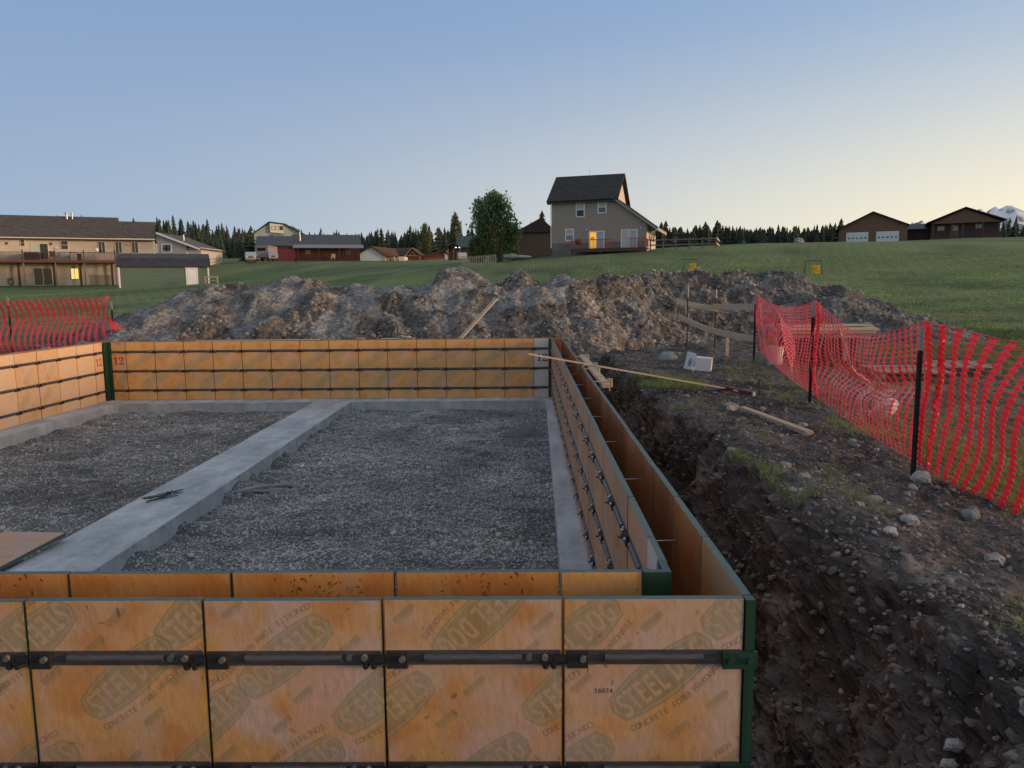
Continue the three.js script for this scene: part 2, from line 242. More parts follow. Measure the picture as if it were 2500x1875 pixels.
function moundTone(x, z) {
  const [h, k] = heapAt(x, z), n = fbm(x * 0.9 + 30, z * 0.9, 4), f = fbm(x * 3.1, z * 3.1, 3);
  const greyT = mix3([0.30, 0.288, 0.272], [0.39, 0.375, 0.352], sstep(-0.3, 0.4, n)), brown = mix3([0.165, 0.138, 0.120], [0.28, 0.238, 0.207], sstep(-0.3, 0.35, n + f * 0.5)), pink = mix3([0.23, 0.19, 0.165], [0.42, 0.34, 0.29], sstep(-0.3, 0.35, n + f * 0.6)), dark = mix3([0.16, 0.145, 0.132], [0.27, 0.245, 0.225], sstep(-0.3, 0.35, n + f * 0.4));
  let c = [greyT, brown, pink, dark][k]; if (k === 0) c = mix3(c, brown, 0.85 * sstep(0.12, 0.3, fbm(x * 0.7 - 11, z * 0.7, 3))); if (k === 1 || k === 2) c = mix3(c, greyT, 0.7 * sstep(0.18, 0.34, fbm(x * 0.8 + 70, z * 0.8, 3)));
  return c;
}
{
  const xs = [], zs = []; for (let x = -14; x <= 12.5; x += 0.055) xs.push(x); for (let z = -24.4; z <= -14.5; z += 0.06) zs.push(z);
  const g = sheet(xs, zs, (x, z) => (heapAt(x, z)[0] > 0.02 ? moundY(x, z) : TPS(x, z) - 0.25), moundTone, (p) => { const a = 0.03; return [p[0] + a * n3(p[0] * 3.2, p[1] * 3.2, p[2] * 3.2), p[1] + 0.03 * n3(p[0] * 5, p[1] * 5, p[2] * 5), p[2] + a * n3(p[0] * 3.2 + 50, p[1] * 3.2, p[2] * 3.2)]; }, 0.05, -0.8);
  const m = mat(0xffffff, 1, { vertexColors: true, map: soilMap, bumpMap: soilBump, bumpScale: 0.05 });
  solo('dirt_mound', g, m, 'long heap of dug-out grey gravel and brown cloddy soil behind the formwork', 'dirt mound');
}

// ---------------------------------------------------------------- footings and gravel
const concreteM = mat([0.72, 0.715, 0.70], 0.85, { map: rep(concreteMap, 0.5), bumpMap: rep(concreteBump, 1.5), bumpScale: 0.006 });
{
  const ring = new THREE.Shape([[-9.45, -0.28], [0.92, -0.28], [0.98, 13.72], [-9.45, 13.72]].map(([x, y]) => new THREE.Vector2(x, y)));
  ring.holes.push(new THREE.Path([[-8.47, 0.78], [-8.42, 12.80], [0.352, 12.84], [0.125, 0.78]].map(([x, y]) => new THREE.Vector2(x, y))));
  const g = new THREE.ExtrudeGeometry(ring, { depth: 0.30, bevelEnabled: true, bevelSize: 0.006, bevelThickness: 0.006, bevelSegments: 1 }).rotateX(-Math.PI / 2).translate(0, -0.306, 0);
  solo('concrete_footing', g, concreteM, 'grey concrete footing running round under all the plywood form walls', 'footing');
  const t = thing('concrete_footing', 'wide grey concrete strip footing dividing the gravel bed in two', 'footing');
  const seg = (z0, z1, dx, w) => { const x0 = -4.40 + dx, s = new THREE.Shape([[x0, -z0], [x0 + w, -z0], [x0 + w + 0.02, -z1], [x0 + 0.02, -z1]].map(([x, y]) => new THREE.Vector2(x, y))); return new THREE.ExtrudeGeometry(s, { depth: 0.30, bevelEnabled: true, bevelSize: 0.007, bevelThickness: 0.006, bevelSegments: 1 }).rotateX(-Math.PI / 2).translate(0, -0.307, 0); };
  part(t, 'slab', seg(-0.80, -9.05, 0, 0.72), concreteM); part(t, 'slab', seg(-9.10, -12.79, -0.005, 0.745), concreteM);
}
const GR = [[-8.52, -4.30, [0.42, 0.385, 0.35], 'left'], [-3.76, 0.42, [0.375, 0.36, 0.345], 'right']];
function bedY(x, z) {
  let y = -0.190 + 0.050 * fbm(x * 0.8, z * 0.8, 3) + 0.034 * fbm(x * 3.1, z * 3.1, 3) + 0.014 * (ridge((x + z * 0.5) * 1.6, (z - x * 0.5) * 0.35, 2) - 0.4);
  const dc = x > -4 ? x + 3.68 : -4.38 - x; y += 0.10 * Math.exp(-Math.max(0, dc) / 0.22) * sstep(0.0, 0.35, fbm(z * 0.9, x > -4 ? 4 : 8, 3) + 0.12);          // soil banked against the strip footing
  return Math.min(y, -0.02);
}
const bedTone = (x, z, base) => {
  const d = fbm(x * 0.5 + 7, z * 0.5, 4); let c = mix3(base, [base[0] * 1.28, base[1] * 1.25, base[2] * 1.22], sstep(0, 0.45, d)); c = mix3(c, [base[0] * 0.72, base[1] * 0.71, base[2] * 0.71], sstep(0.0, 0.36, fbm(x * 0.42 - 30, z * 0.42, 3)));
  if (x < -4) c = mix3(c, [0.42, 0.41, 0.40], 0.75 * sstep(0.12, 0.34, fbm(x * 0.45 + 61, z * 0.9 + 12, 4)));
  const p1 = Math.hypot((x + 1.72) / 0.20, (z + 11.32) / 0.06), p2 = Math.hypot((x + 2.45) / 0.09, (z + 11.25) / 0.08), k = Math.max(1 - sstep(0.6, 1.2, p1 + 0.5 * n2(x * 20, z * 20)), 0.35 * (1 - sstep(0.6, 1.2, p2)));   // sprayed red mark
  return mix3(c, [0.62, 0.07, 0.10], k);
};
for (const [x0, x1, base] of GR) {
  const xs = [], zs = []; for (let x = x0; x <= x1 + 0.001; x += (x1 - x0) / 96) xs.push(x); for (let z = -12.92; z <= -0.7; z += 0.045) zs.push(z);
  const g = sheet(xs, zs, bedY, (x, z) => bedTone(x, z, base)); const uv = g.attributes.uv; for (let i = 0; i < uv.count; i++) uv.setXY(i, uv.getX(i) * 2.5, uv.getY(i) * 2.5);
  solo('gravel_bed', g, mat(0xffffff, 1, { vertexColors: true, map: gravelMap, bumpMap: gravelBump, bumpScale: 0.02 }), x0 < -5 ? 'brownish levelled gravel floor beyond the strip footing' : 'blue-grey levelled gravel floor beside the tall right-hand forms', 'gravel', null, 'structure');
}
function rockGeo(seed, detail = 1, flat = 0.7, rough = 0.28) {
  const g = new THREE.IcosahedronGeometry(1, detail), p = g.attributes.position, r = rng(seed), o = [r() * 50, r() * 50, r() * 50];
  for (let i = 0; i < p.count; i++) { const x = p.getX(i), y = p.getY(i), z = p.getZ(i), k = 1 + rough * n3(x * 0.9 + o[0], y * 0.9 + o[1], z * 0.9 + o[2]) + rough * 0.4 * n3(x * 2.3 + o[1], y * 2.3, z * 2.3 + o[0]); p.setXYZ(i, x * k, y * k * flat, z * k * (0.75 + 0.2 * Math.sin(seed))); }
  g.computeVertexNormals(); return g;
}
function scatter(name, label, category, count, geo, m, place, seed) {
  const r = rng(seed), M = new THREE.Matrix4(), q = new THREE.Quaternion(), e = new THREE.Euler(), list = [];
  for (let i = 0, tries = 0; i < count && tries < count * 12; tries++) { const s = place(r); if (!s) continue; list.push(s); i++; }
  const o = new THREE.InstancedMesh(geo, m, list.length); o.name = numbered(name);
  list.forEach((s, i) => { q.setFromEuler(e.set(s.rx ?? 0, s.ry, s.rz ?? 0)); M.compose(new THREE.Vector3(s.x, s.y, s.z), q, new THREE.Vector3(s.s, s.s * (s.sy ?? 1), s.s * (s.sz ?? 1))); o.setMatrixAt(i, M); o.setColorAt(i, rgb(...s.c)); });
  o.castShadow = o.receiveShadow = true; scene.add(o); return tag(o, label, category, null, 'stuff');
}
const stoneM = mat(0xffffff, 0.95);
const stoneTone = (r, base, v = 0.5) => { const k = 1 + v * (r() - 0.45), w = 0.06 * (r() - 0.5); return [base[0] * k * (1 + w), base[1] * k, base[2] * k * (1 - w)]; };
for (const [x0, x1, base, side] of GR) for (const v of [0, 1]) scatter('gravel', side === 'left' ? 'loose crushed stones lying on the brownish gravel floor' : 'loose crushed stones lying on the blue-grey gravel floor', 'gravel', side === 'left' ? 17000 : 36000, rockGeo(70 + v, 0, 0.75, 0.35), stoneM, (r) => {
  const x = lerp(x0 + 0.1, x1 - 0.05, r()), z = -0.8 - 12 * r(); const big = r(), s = big > 0.996 ? 0.022 + 0.02 * r() : 0.006 + 0.011 * r() * r() + (big > 0.9 ? 0.006 : 0);
  if (x > 0.13 + (-z - 0.78) * 0.0188) return null; const c = bedTone(x, z, base);
  return { x, y: bedY(x, z) + s * 0.2, z, s, ry: r() * 6.3, rx: r() * 3, c: stoneTone(r, [c[0] * 0.95, c[1] * 0.95, c[2] * 0.95], 0.6) };
}, 500 + v + (side === 'left' ? 10 : 0));

// ---------------------------------------------------------------- form panels
const PW = 0.61, PH = 1.22, PT = 0.029;
function badge(c, x, y, turn, s, a) { // printed maker's badge: green cartouche, pale letters, caption along the lower edge
  c.save(); c.translate(x, y); c.rotate(turn); c.scale(s, s);
  c.fillStyle = `rgba(112,122,92,${a})`; c.beginPath(); c.moveTo(-170, -44); c.quadraticCurveTo(0, -92, 170, -44); c.lineTo(186, 0); c.lineTo(170, 46); c.quadraticCurveTo(0, 94, -170, 46); c.lineTo(-186, 0); c.closePath(); c.fill();
  c.strokeStyle = `rgba(200,158,126,${Math.min(1, a * 1.3)})`; c.lineWidth = 5; c.beginPath(); c.moveTo(-160, -37); c.quadraticCurveTo(0, -81, 160, -37); c.lineTo(174, 0); c.lineTo(160, 39); c.quadraticCurveTo(0, 83, -160, 39); c.lineTo(-174, 0); c.closePath(); c.stroke();
  c.fillStyle = `rgba(198,156,124,${Math.min(1, a * 1.9)})`; c.font = 'bold 86px sans-serif'; c.textAlign = 'center'; c.textBaseline = 'middle'; c.save(); c.scale(0.72, 1.25); c.fillText('STEEL DOG', 0, 3); c.restore();
  c.fillStyle = `rgba(84,70,56,${a * 0.95})`; c.font = 'bold 27px sans-serif'; const cap = 'CONCRETE FORM HARDWARE', R = 620;
  for (let i = 0; i < cap.length; i++) { const t = (i - (cap.length - 1) / 2) * 0.0262; c.save(); c.translate(Math.sin(-t) * -R, 96 - R * (1 - Math.cos(t)) * 0.9); c.rotate(-t * 0.9); c.fillText(cap[i], 0, 0); c.restore(); }
  c.restore();
}
function chip(c, x, y, turn, s, a) { c.save(); c.translate(x, y); c.rotate(turn); c.scale(s, s); c.fillStyle = `rgba(92,100,66,${a})`; c.fillRect(-52, -17, 104, 26); c.fillStyle = `rgba(104,92,66,${a})`; c.fillRect(-46, 13, 84, 5); c.fillStyle = `rgba(168,142,100,${a * 0.7})`; c.fillRect(-44, -9, 88, 3); c.fillRect(-40, -1, 76, 3); c.restore(); }
function panelTex(seed, print, opt = {}) {
  const W = 512, H = 1024, cv = document.createElement('canvas'); cv.width = W; cv.height = H; const c = cv.getContext('2d'), r = rng(seed);
  c.fillStyle = '#fff'; c.fillRect(0, 0, W, H); const im0 = c.getImageData(0, 0, W, H), D = im0.data, ox = r() * 99, oy = r() * 99, dust = opt.dust ?? 0.5, amb = opt.amber ?? 0.5;
  for (let y = 0; y < H; y++) for (let x = 0; x < W; x++) {
    const i = (y * W + x) * 4, a = fbm(x / 420 + ox, y / 460 + oy, 3), b = fbm(x / 130 + oy, y / 150 + ox, 3), f = NB[((y) & 511) * 512 + (x & 511)] - 0.5, st = NA[((y * 5) & 511) * 512 + ((x >> 2) & 511)] - 0.5;
    let col = mix3([198, 156, 130], [206, 152, 92], sstep(-0.3, 0.5, a + (amb - 0.5) * 1.2 + 0.12 * b)); col = mix3(col, [188, 118, 56], (opt.deep ?? 0.55) * sstep(0.10, 0.55, fbm(x / 330 - ox, y / 260 + oy, 2) + (amb - 0.5) * 0.6)); col = mix3(col, [198, 164, 142], dust * sstep(-0.15, 0.4, fbm(x / 380 + 50, y / 420 + ox, 3)));
    const edge = Math.min(x, W - x); if (edge < 3) col = mix3(col, [70, 50, 32], 0.6); if (edge < 26 + 22 * b) col = mix3(col, [196, 136, 52], 0.55 * sstep(26 + 22 * b, 4, edge) * sstep(-0.2, 0.2, a));
    if (opt.light) col = mix3(col, [232, 200, 160], opt.light);  // mixes evening light into the wood colour
    const k = 1 + 0.05 * f + 0.06 * st; D[i] = col[0] * k; D[i + 1] = col[1] * k; D[i + 2] = col[2] * k;
  }
  c.putImageData(im0, 0, 0);
  for (const [kind, x, y, t, s, a] of print) (kind === 'b' ? badge : chip)(c, x * 839, y * 839, t * DEG, s, a);
  for (let k = 0; k < (opt.marks ?? 26); k++) { const x = r() * W, y = r() * H, s = 2 + 9 * r() * r(); c.fillStyle = `rgba(${60 + 40 * r()},${40 + 20 * r()},${20},${0.12 + 0.3 * r()})`; c.beginPath(); c.ellipse(x, y, s * (1 + r()), s * 0.6, r() * 3, 0, 7); c.fill(); }
  for (let k = 0; k < 14; k++) { c.strokeStyle = `rgba(${r() > 0.5 ? '225,195,150' : '90,60,35'},${0.10 + 0.15 * r()})`; c.lineWidth = 1 + r(); c.beginPath(); const x = r() * W, y = r() * H; c.moveTo(x, y); c.lineTo(x + 120 * (r() - 0.5), y + 60 * (r() - 0.5)); c.stroke(); }
  if (opt.blot) for (let k = 0; k < 60; k++) { const x = W * (0.25 + 0.6 * r()), y = H * 0.11 * r(); c.fillStyle = `rgba(60,26,10,${0.2 + 0.4 * r()})`; c.beginPath(); c.ellipse(x, y, 1 + 8 * r(), 1 + 4 * r(), r() * 3, 0, 7); c.fill(); }
  if (opt.number) { c.fillStyle = opt.ink ?? '#9c1f1c'; c.font = 'bold 185px serif'; c.textAlign = 'center'; c.textBaseline = 'middle'; c.fillText(opt.number, opt.nx ?? 128, 330); }
  if (opt.stamp) { c.fillStyle = 'rgba(40,28,20,0.8)'; c.font = 'bold 20px sans-serif'; c.textAlign = 'center'; c.fillText('16074', opt.stamp[0] * 839, opt.stamp[1] * 839); }
  if (opt.white) { c.globalAlpha = 0.86; c.fillStyle = '#c9c6c2'; c.fillRect(0, 0, W, H); c.globalAlpha = 1; if (opt.number) { c.fillStyle = '#4a3534'; c.fillText(opt.number, opt.nx ?? 128, 330); } for (let k = 0; k < 50; k++) { c.fillStyle = `rgba(120,112,104,${0.15 * r()})`; c.fillRect(r() * W, r() * H, 60 * r(), 30 * r()); } }
  const t = new THREE.CanvasTexture(cv); t.colorSpace = THREE.SRGBColorSpace; t.magFilter = THREE.LinearFilter; return t;
}
const B = (x, y, t = -40, s = 0.92, a = 0.38) => ['b', x, y, t, s, a], K = (x, y, t = -40, s = 0.72, a = 0.27) => ['c', x, y, t, s, a];
const PRINTED = [
  panelTex(1, [B(0.56, 0.14, -42), B(0.04, 0.10, 138), B(0.30, 0.38, -40), B(0.02, 0.62, 140), B(0.60, 0.60, -40), K(0.30, 0.075), K(0.28, 0.18), K(0.10, 0.36), K(0.50, 0.32), K(0.45, 0.50), B(0.35, 0.90), K(0.15, 0.95)], { dust: 0.7, amber: 0.55}),
  panelTex(2, [B(0.0, 0.15, 140, 0.94, 0.42), B(0.61, 0.02, -42, 0.94, 0.40), B(0.335, 0.275, -40, 0.92, 0.38), B(0.61, 0.56, -40, 0.92, 0.38), B(-0.02, 0.66, 140, 0.92, 0.34), K(0.31, 0.06), K(0.23, 0.16), K(0.07, 0.27), K(0.52, 0.27), K(0.42, 0.42), K(0.33, 0.58), B(0.3, 0.85)], { dust: 0.6, amber: 0.72 }),
  panelTex(3, [B(0.27, 0.20, 140), B(-0.03, 0.45, 140), B(0.60, 0.33, -40), B(0.30, 0.64, 140), K(0.10, 0.03), K(0.33, 0.34), K(0.25, 0.45), K(0.05, 0.56), K(0.50, 0.16), B(0.5, 0.95), B(0.1, 0.85)], { dust: 0.95, amber: 0.5}),
  panelTex(4, [B(0.33, 0.07, 138), B(0.0, 0.41, 140), B(0.64, 0.30, -40), B(0.33, 0.63, -40), K(0.07, 0.05), K(0.55, 0.08), K(0.31, 0.31), K(0.21, 0.43), K(0.06, 0.60), K(0.50, 0.18), B(0.2, 0.95)], { dust: 0.65, amber: 0.66 }),
  panelTex(5, [B(0.03, 0.14, -41), B(0.635, -0.01, -40), B(0.335, 0.275, -39, 0.96, 0.46), B(0.01, 0.635, 138), B(0.62, 0.62, 140), K(0.30, 0.08), K(0.06, 0.30), K(0.20, 0.185), K(0.53, 0.36), K(0.40, 0.47), K(0.30, 0.60), B(0.2, 0.95)], { dust: 0.8, amber: 0.55, stamp: [0.135, 0.335] }),
  panelTex(6, [B(0.2, 0.25, -40, 0.9, 0.30), B(0.5, 0.5, 140, 0.9, 0.30), B(0.12, 0.72, -40, 0.9, 0.30), B(0.45, 1.0, 140, 0.9, 0.30), K(0.45, 0.12), K(0.2, 0.48)], { dust: 0.35, amber: 0.78, deep: 0.3 }),
  panelTex(7, [B(0.42, 0.3, -40, 0.9, 0.28), B(0.12, 0.55, 140, 0.9, 0.28), B(0.45, 0.85, -40, 0.9, 0.28), K(0.15, 0.2), K(0.4, 0.58)], { dust: 0.3, amber: 0.72, deep: 0.3 }),
];
const OILED = [panelTex(21, [], { dust: 0.1, amber: 1.0, marks: 60, blot: true }), panelTex(22, [], { dust: 0.15, amber: 1.1, marks: 40 }), panelTex(23, [], { dust: 0.2, amber: 0.95, marks: 50, blot: true })];
const PALE = [panelTex(31, [], { dust: 0.4, amber: 0.35, marks: 14 }), panelTex(32, [], { dust: 0.5, amber: 0.45, marks: 18 })];
const LIT_PLY = [panelTex(33, [], { dust: 0.4, amber: 0.4, marks: 14, light: 0.55 }), panelTex(34, [B(0.35, 0.4, -40, 0.9, 0.12), B(0.2, 0.85, 140, 0.9, 0.12)], { dust: 0.3, amber: 0.6, marks: 18, light: 0.35 })];  // plywood lightened so the left wall carries painted evening sun
const TWELVE = panelTex(41, [B(0.25, 0.75, -40, 1, 0.35)], { dust: 0.1, amber: 0.55, number: '12', nx: 118 }), TWELVE_P = panelTex(42, [], { dust: 0.3, amber: 0.4, number: '12', nx: 128, light: 0.4 }), TWELVE_W = panelTex(43, [], { number: '12', nx: 140, white: true, ink: '#4a3534' });
const WHITE_P = panelTex(44, [], { white: true });
const faces = new Map();
function faceM(tex, tint = [1, 1, 1], rough = 0.62) { const k = tex.uuid + tint.join(); if (!faces.has(k)) faces.set(k, new THREE.MeshPhysicalMaterial({ color: rgb(...tint), map: tex, roughness: rough, clearcoat: 0.12, clearcoatRoughness: 0.55, bumpMap: soilBump, bumpScale: 0.0012 })); return faces.get(k); }
const edgeM = mat([0.105, 0.175, 0.150], 0.55, { map: rep(concreteMap, 1) }), edgeM2 = mat([0.16, 0.215, 0.195], 0.7, { map: rep(concreteMap, 1.6) }), greenM = mat([0.020, 0.075, 0.042], 0.42, { map: rep(concreteMap, 1) });
const steelM = mat([0.13, 0.115, 0.12], 0.40, { metalness: 0.25, map: rep(concreteMap, 2) }), steelB = mat([0.034, 0.031, 0.034], 0.5, { metalness: 0.4 }), zincM = mat([0.45, 0.44, 0.42], 0.4, { metalness: 0.9 });
function panelGeo(w) { const g = new THREE.BoxGeometry(w - 0.008, PH, PT), uv = g.attributes.uv; if (w < 0.5) for (let i = 16; i < 24; i++) uv.setX(i, uv.getX(i) * 0.5); return g.translate(w / 2, PH / 2, -PT / 2); }
const FULL = panelGeo(PW), HALF = panelGeo(PW / 2);
function barGeo(w) { // flat strap with a raised round in the middle and bolts at the ends
  const L = w - 0.02, gs = [box(L, 0.050, 0.006, w / 2, 0, 0.003)]; const rd = new THREE.CylinderGeometry(0.017, 0.017, L * 0.55, 10, 1, false, -Math.PI / 2, Math.PI); rd.rotateZ(Math.PI / 2); rd.rotateX(Math.PI / 2); gs.push(new THREE.CylinderGeometry(0.016, 0.016, L * 0.56, 10).rotateZ(Math.PI / 2).translate(w / 2, 0, 0.006)); return one(gs);
}
const BARF = barGeo(PW), BARH = barGeo(PW / 2);
const boltG = (x, y, z) => new THREE.CylinderGeometry(0.011, 0.012, 0.012, 6).rotateX(Math.PI / 2).translate(x, y, z);
const LATCH = one([box(0.070, 0.056, 0.012, 0.048, -0.004, 0.014), box(0.040, 0.030, 0.014, -0.012, -0.004, 0.015), ...[-0.060, -0.032].map((x) => new THREE.CylinderGeometry(0.013, 0.010, 0.024, 8).rotateX(0.3).translate(x, -0.020, 0.016)), box(0.036, 0.022, 0.012, -0.045, 0.002, 0.014), new THREE.CylinderGeometry(0.004, 0.004, 0.045, 6).rotateX(Math.PI / 2 - 0.35).translate(0.004, -0.010, 0.030)]);
const BOLTS = one([boltG(0.066, 0.004, 0.026), boltG(-0.062, 0.008, 0.022), boltG(-0.115, 0.004, 0.010)]);
const BARY = [PH - 0.203, PH - 0.610, PH - 1.016];
const jr = rng(99);
function formWall(label, A, Bp, widths, o) {
  const dx = Bp[0] - A[0], dz = Bp[1] - A[1]; const t = thing('form_wall', label, 'form wall', [A[0], 0, A[1]], Math.atan2(-dz, dx), 'plywood form walls of the foundation');
  let x = o.start ?? 0; widths.forEach((w, i) => {
    const half = w < 0.5, hw = o.face(i), cav = o.cavity(i), m = new THREE.Mesh(half ? HALF : FULL, [edgeM, edgeM, o.worn?.(i) ? edgeM2 : edgeM, edgeM, hw, cav]); m.name = 'form_panel'; m.castShadow = m.receiveShadow = true;
    m.position.set(x, 0.002 + 0.004 * jr(), 0.003 * (jr() - 0.5)); m.rotation.y = 0.002 * (jr() - 0.5); t.add(m);
    if (o.bars !== false) for (const by of BARY) { const b = part(m, 'steel_bar', half ? BARH : BARF, steelM); b.position.set(0, by, 0); if (i > 0) { const l = part(m, 'latch', LATCH, steelB); l.position.set(0, by, 0); const bo = part(m, 'bolt', BOLTS, zincM); bo.position.set(0, by, 0); } }
    x += w;
  });
  return t;
}
const rowsOf = (a, n, b) => [...(a ? [PW / 2] : []), ...Array(n).fill(PW), ...(b ? [PW / 2] : [])];
const pick = (list, i, k) => list[(i * 7 + k * 3) % list.length];
const frontOut = formWall('outer front form wall with printed badges and a green corner post', [-9.15, 0], [0.61, 0], rowsOf(0, 16, 0), {
  face: (i) => faceM([PRINTED[0], PRINTED[1], PRINTED[2], PRINTED[3], PRINTED[4]][((i - 11) % 5 + 5) % 5], [0.84, 0.87, 0.94]), cavity: (i) => faceM(pick(OILED, i, 1), [0.8, 0.7, 0.6]) });
part(frontOut, 'corner_post', [boxB(9.762, 9.795, -0.005, PH + 0.002, -0.034, 0.004), ...BARY.flatMap((y) => [boxB(9.685, 9.80, y - 0.03, y + 0.03, 0.012, 0.022), boltG(9.71, y, 0.026), boltG(9.775, y, 0.026)])], greenM);
const frontIn = formWall('inner front form wall showing its amber oiled plywood side', [0.307, -0.25 - PT], [-8.75, -0.25 - PT], rowsOf(1, 14, 1), { face: (i) => faceM(pick(PALE, i, 1), [0.7, 0.62, 0.52]), cavity: (i) => faceM(i === 0 ? PRINTED[5] : OILED[(i + 1) % 3], i === 0 ? [0.95, 0.90, 0.66] : [0.82, 0.72, 0.56], 0.45) });
part(frontIn, 'corner_post', [boxB(-0.105, -0.002, 0, PH + 0.004, -0.034, -0.004), boxB(-0.105, -0.076, 0, PH + 0.004, -0.004, 0.10), boxB(-0.030, -0.002, 0, PH + 0.002, -0.004, 0.02)], greenM);
const rightIn = formWall('inner right form wall with three rows of dark bars and latches', [0.468, -13.22], [0.388, -0.36], rowsOf(1, 20, 1), { start: 0.06, face: (i) => faceM(i === 21 ? WHITE_P : pick(PALE, i, 2), i === 21 ? [1, 1, 1] : [[0.86, 0.80, 0.72], [0.78, 0.70, 0.62], [0.92, 0.84, 0.74]][i % 3]), cavity: (i) => faceM(pick(OILED, i, 2), [0.62, 0.5, 0.42]), worn: (i) => i < 15 });
const rightOut = formWall('outer right form wall along the dug trench', [0.641, -0.02], [0.716, -13.5], rowsOf(0, 22, 0), { start: 0.02, face: (i) => faceM(pick(PALE, i, 3), [0.8, 0.7, 0.6]), cavity: (i) => faceM(i === 0 ? PALE[0] : OILED[i % 3], i === 0 ? [0.85, 0.80, 0.62] : [[0.58, 0.50, 0.50], [0.70, 0.60, 0.58], [0.50, 0.42, 0.42]][i % 3], 0.55), worn: (i) => i > 4 });
for (let k = 0; k < 20; k += 2) { const z = -1.2 - k * 0.61, x0 = 0.41 + (-z) * 0.006; for (const y of [BARY[0] + 0.0]) { const t = part(rightOut, 'form_tie', [rod([-z - 0.02, y, -0.03], [-z - 0.02, y - 0.006, -0.235], 0.0035, 5)], zincM); t.position.set(0, 0, 0); } }
const backIn = formWall('inner back form wall of amber panels with blotchy badge prints', [-8.737, -13.256], [0.413, -13.256], rowsOf(1, 14, 1), { face: (i) => (i === 0 ? faceM(TWELVE, [1, 0.98, 0.75]) : i === 15 ? faceM(TWELVE_W) : faceM(PRINTED[5 + (i % 2)], [[1.22, 1.18, 1.02], [1.16, 1.16, 0.98], [1.22, 1.15, 1.0], [1.14, 1.13, 0.98]][i % 4])), cavity: (i) => faceM(pick(OILED, i, 0), [0.7, 0.6, 0.5]) });
part(backIn, 'corner_post', [boxB(-0.105, -0.004, 0, PH + 0.003, -0.03, 0.006), boxB(-0.108, -0.080, 0, PH + 0.003, 0.006, 0.13)], greenM);
part(backIn, 'corner_post', [boxB(9.155, 9.255, 0, PH + 0.003, -0.03, 0.006), boxB(9.230, 9.26, 0, PH + 0.003, 0.006, 0.06)], greenM);
formWall('outer back form wall behind the amber one', [0.70, -13.518], [-9.06, -13.518], rowsOf(0, 16, 0), { bars: false, face: (i) => faceM(pick(PALE, i, 1), [0.8, 0.7, 0.6]), cavity: (i) => faceM(pick(OILED, i, 0), [0.7, 0.6, 0.5]), worn: () => true });
formWall('inner left form wall of panels coloured paler for the evening light', [-8.80, -0.30], [-8.842, -13.12], rowsOf(0, 20, 1), { start: 0.30, face: (i) => (i === 20 ? faceM(TWELVE_P, [1, 1, 1]) : faceM(LIT_PLY[(i * 3 % 5) % 2], [1, 1, 1])), cavity: (i) => faceM(pick(OILED, i, 0), [0.7, 0.6, 0.5]) });
formWall('outer left form wall behind the one coloured paler for evening light', [-9.08, -13.5], [-9.08, -0.05], rowsOf(0, 22, 0), { bars: false, face: (i) => faceM(pick(PALE, i, 1), [0.8, 0.7, 0.6]), cavity: (i) => faceM(pick(OILED, i, 0), [0.7, 0.6, 0.5]), worn: () => true });

// ---------------------------------------------------------------- safety fences: plastic mesh with real holes
const fenceM = new THREE.MeshPhysicalMaterial({ color: rgb(1.0, 0.10, 0.12), roughness: 0.42, transmission: 0.5, thickness: 0, side: THREE.DoubleSide });
// P(u, v): u metres along, v 0 (bottom) .. 1 (top)
function meshWeb(P, u0, u1, H, pitch = 0.135, rows = 22, bandW = 0.052) {
  const pos = [], idx = []; const e = 0.004;
  const N = (u, v) => { const a = P(u + e, v), b = P(u - e, v), c = P(u, Math.min(1, v + e)), d = P(u, Math.max(0, v - e)); const t = new THREE.Vector3(a[0] - b[0], a[1] - b[1], a[2] - b[2]), s = new THREE.Vector3(c[0] - d[0], c[1] - d[1], c[2] - d[2]); return t.cross(s).normalize(); };
  const put = (u, v, off = 0) => { const p = P(u, v); if (off) { const n = N(u, v); pos.push(p[0] + n.x * off, p[1] + n.y * off, p[2] + n.z * off); } else pos.push(p[0], p[1], p[2]); return pos.length / 3 - 1; };
  const quad = (a, b, c, d) => idx.push(a, b, c, a, c, d);
  const nb = Math.floor((u1 - u0) / pitch), TH = 0.0016;
  for (let k = 0; k <= nb; k++) { const uc = u0 + k * pitch; let last = null; // upright bands, edges scalloped by the holes
    for (let j = 0; j <= rows * 4; j++) { const v = j / (rows * 4), w = bandW * (0.5 + 0.26 * Math.cos((j / 4) * 2 * Math.PI)); const L = put(uc - w, v, TH), R = put(uc + w, v, TH), L2 = put(uc - w, v, -TH), R2 = put(uc + w, v, -TH); if (last) { quad(last[0], last[1], R, L); quad(last[3], last[2], L2, R2); quad(last[1], last[3], R2, R); quad(last[2], last[0], L, L2); } last = [L, R, L2, R2]; } }
  for (let r = 0; r <= rows; r++) { const v = r / rows, hw = (r === 0 || r === rows ? 0.0065 : 0.0034) / H; let last = null; const steps = nb * 5; // cross strands
    for (let j = 0; j <= steps; j++) { const u = u0 + (j / 5) * pitch, f = Math.abs(((j / 5) % 1) - 0.5) * 2, k = hw * (0.8 + 1.1 * f * f * f); const a = put(u, Math.min(1, v + k), 0.002), b = put(u, Math.max(0, v - k), 0.002), c = put(u, v, -0.002); if (last) { quad(last[0], last[1], b, a); quad(last[1], last[2], c, b); quad(last[2], last[0], a, c); } last = [a, b, c]; } }
  const g = new THREE.BufferGeometry(); g.setAttribute('position', new THREE.Float32BufferAttribute(pos, 3)); g.setIndex(idx); g.computeVertexNormals(); g.setAttribute('uv', new THREE.Float32BufferAttribute(new Float32Array(pos.length / 3 * 2), 2)); return g;
}
const postM = mat([0.018, 0.019, 0.022], 0.6, { metalness: 0.3 }), postTopM = mat([0.34, 0.31, 0.31], 0.6);
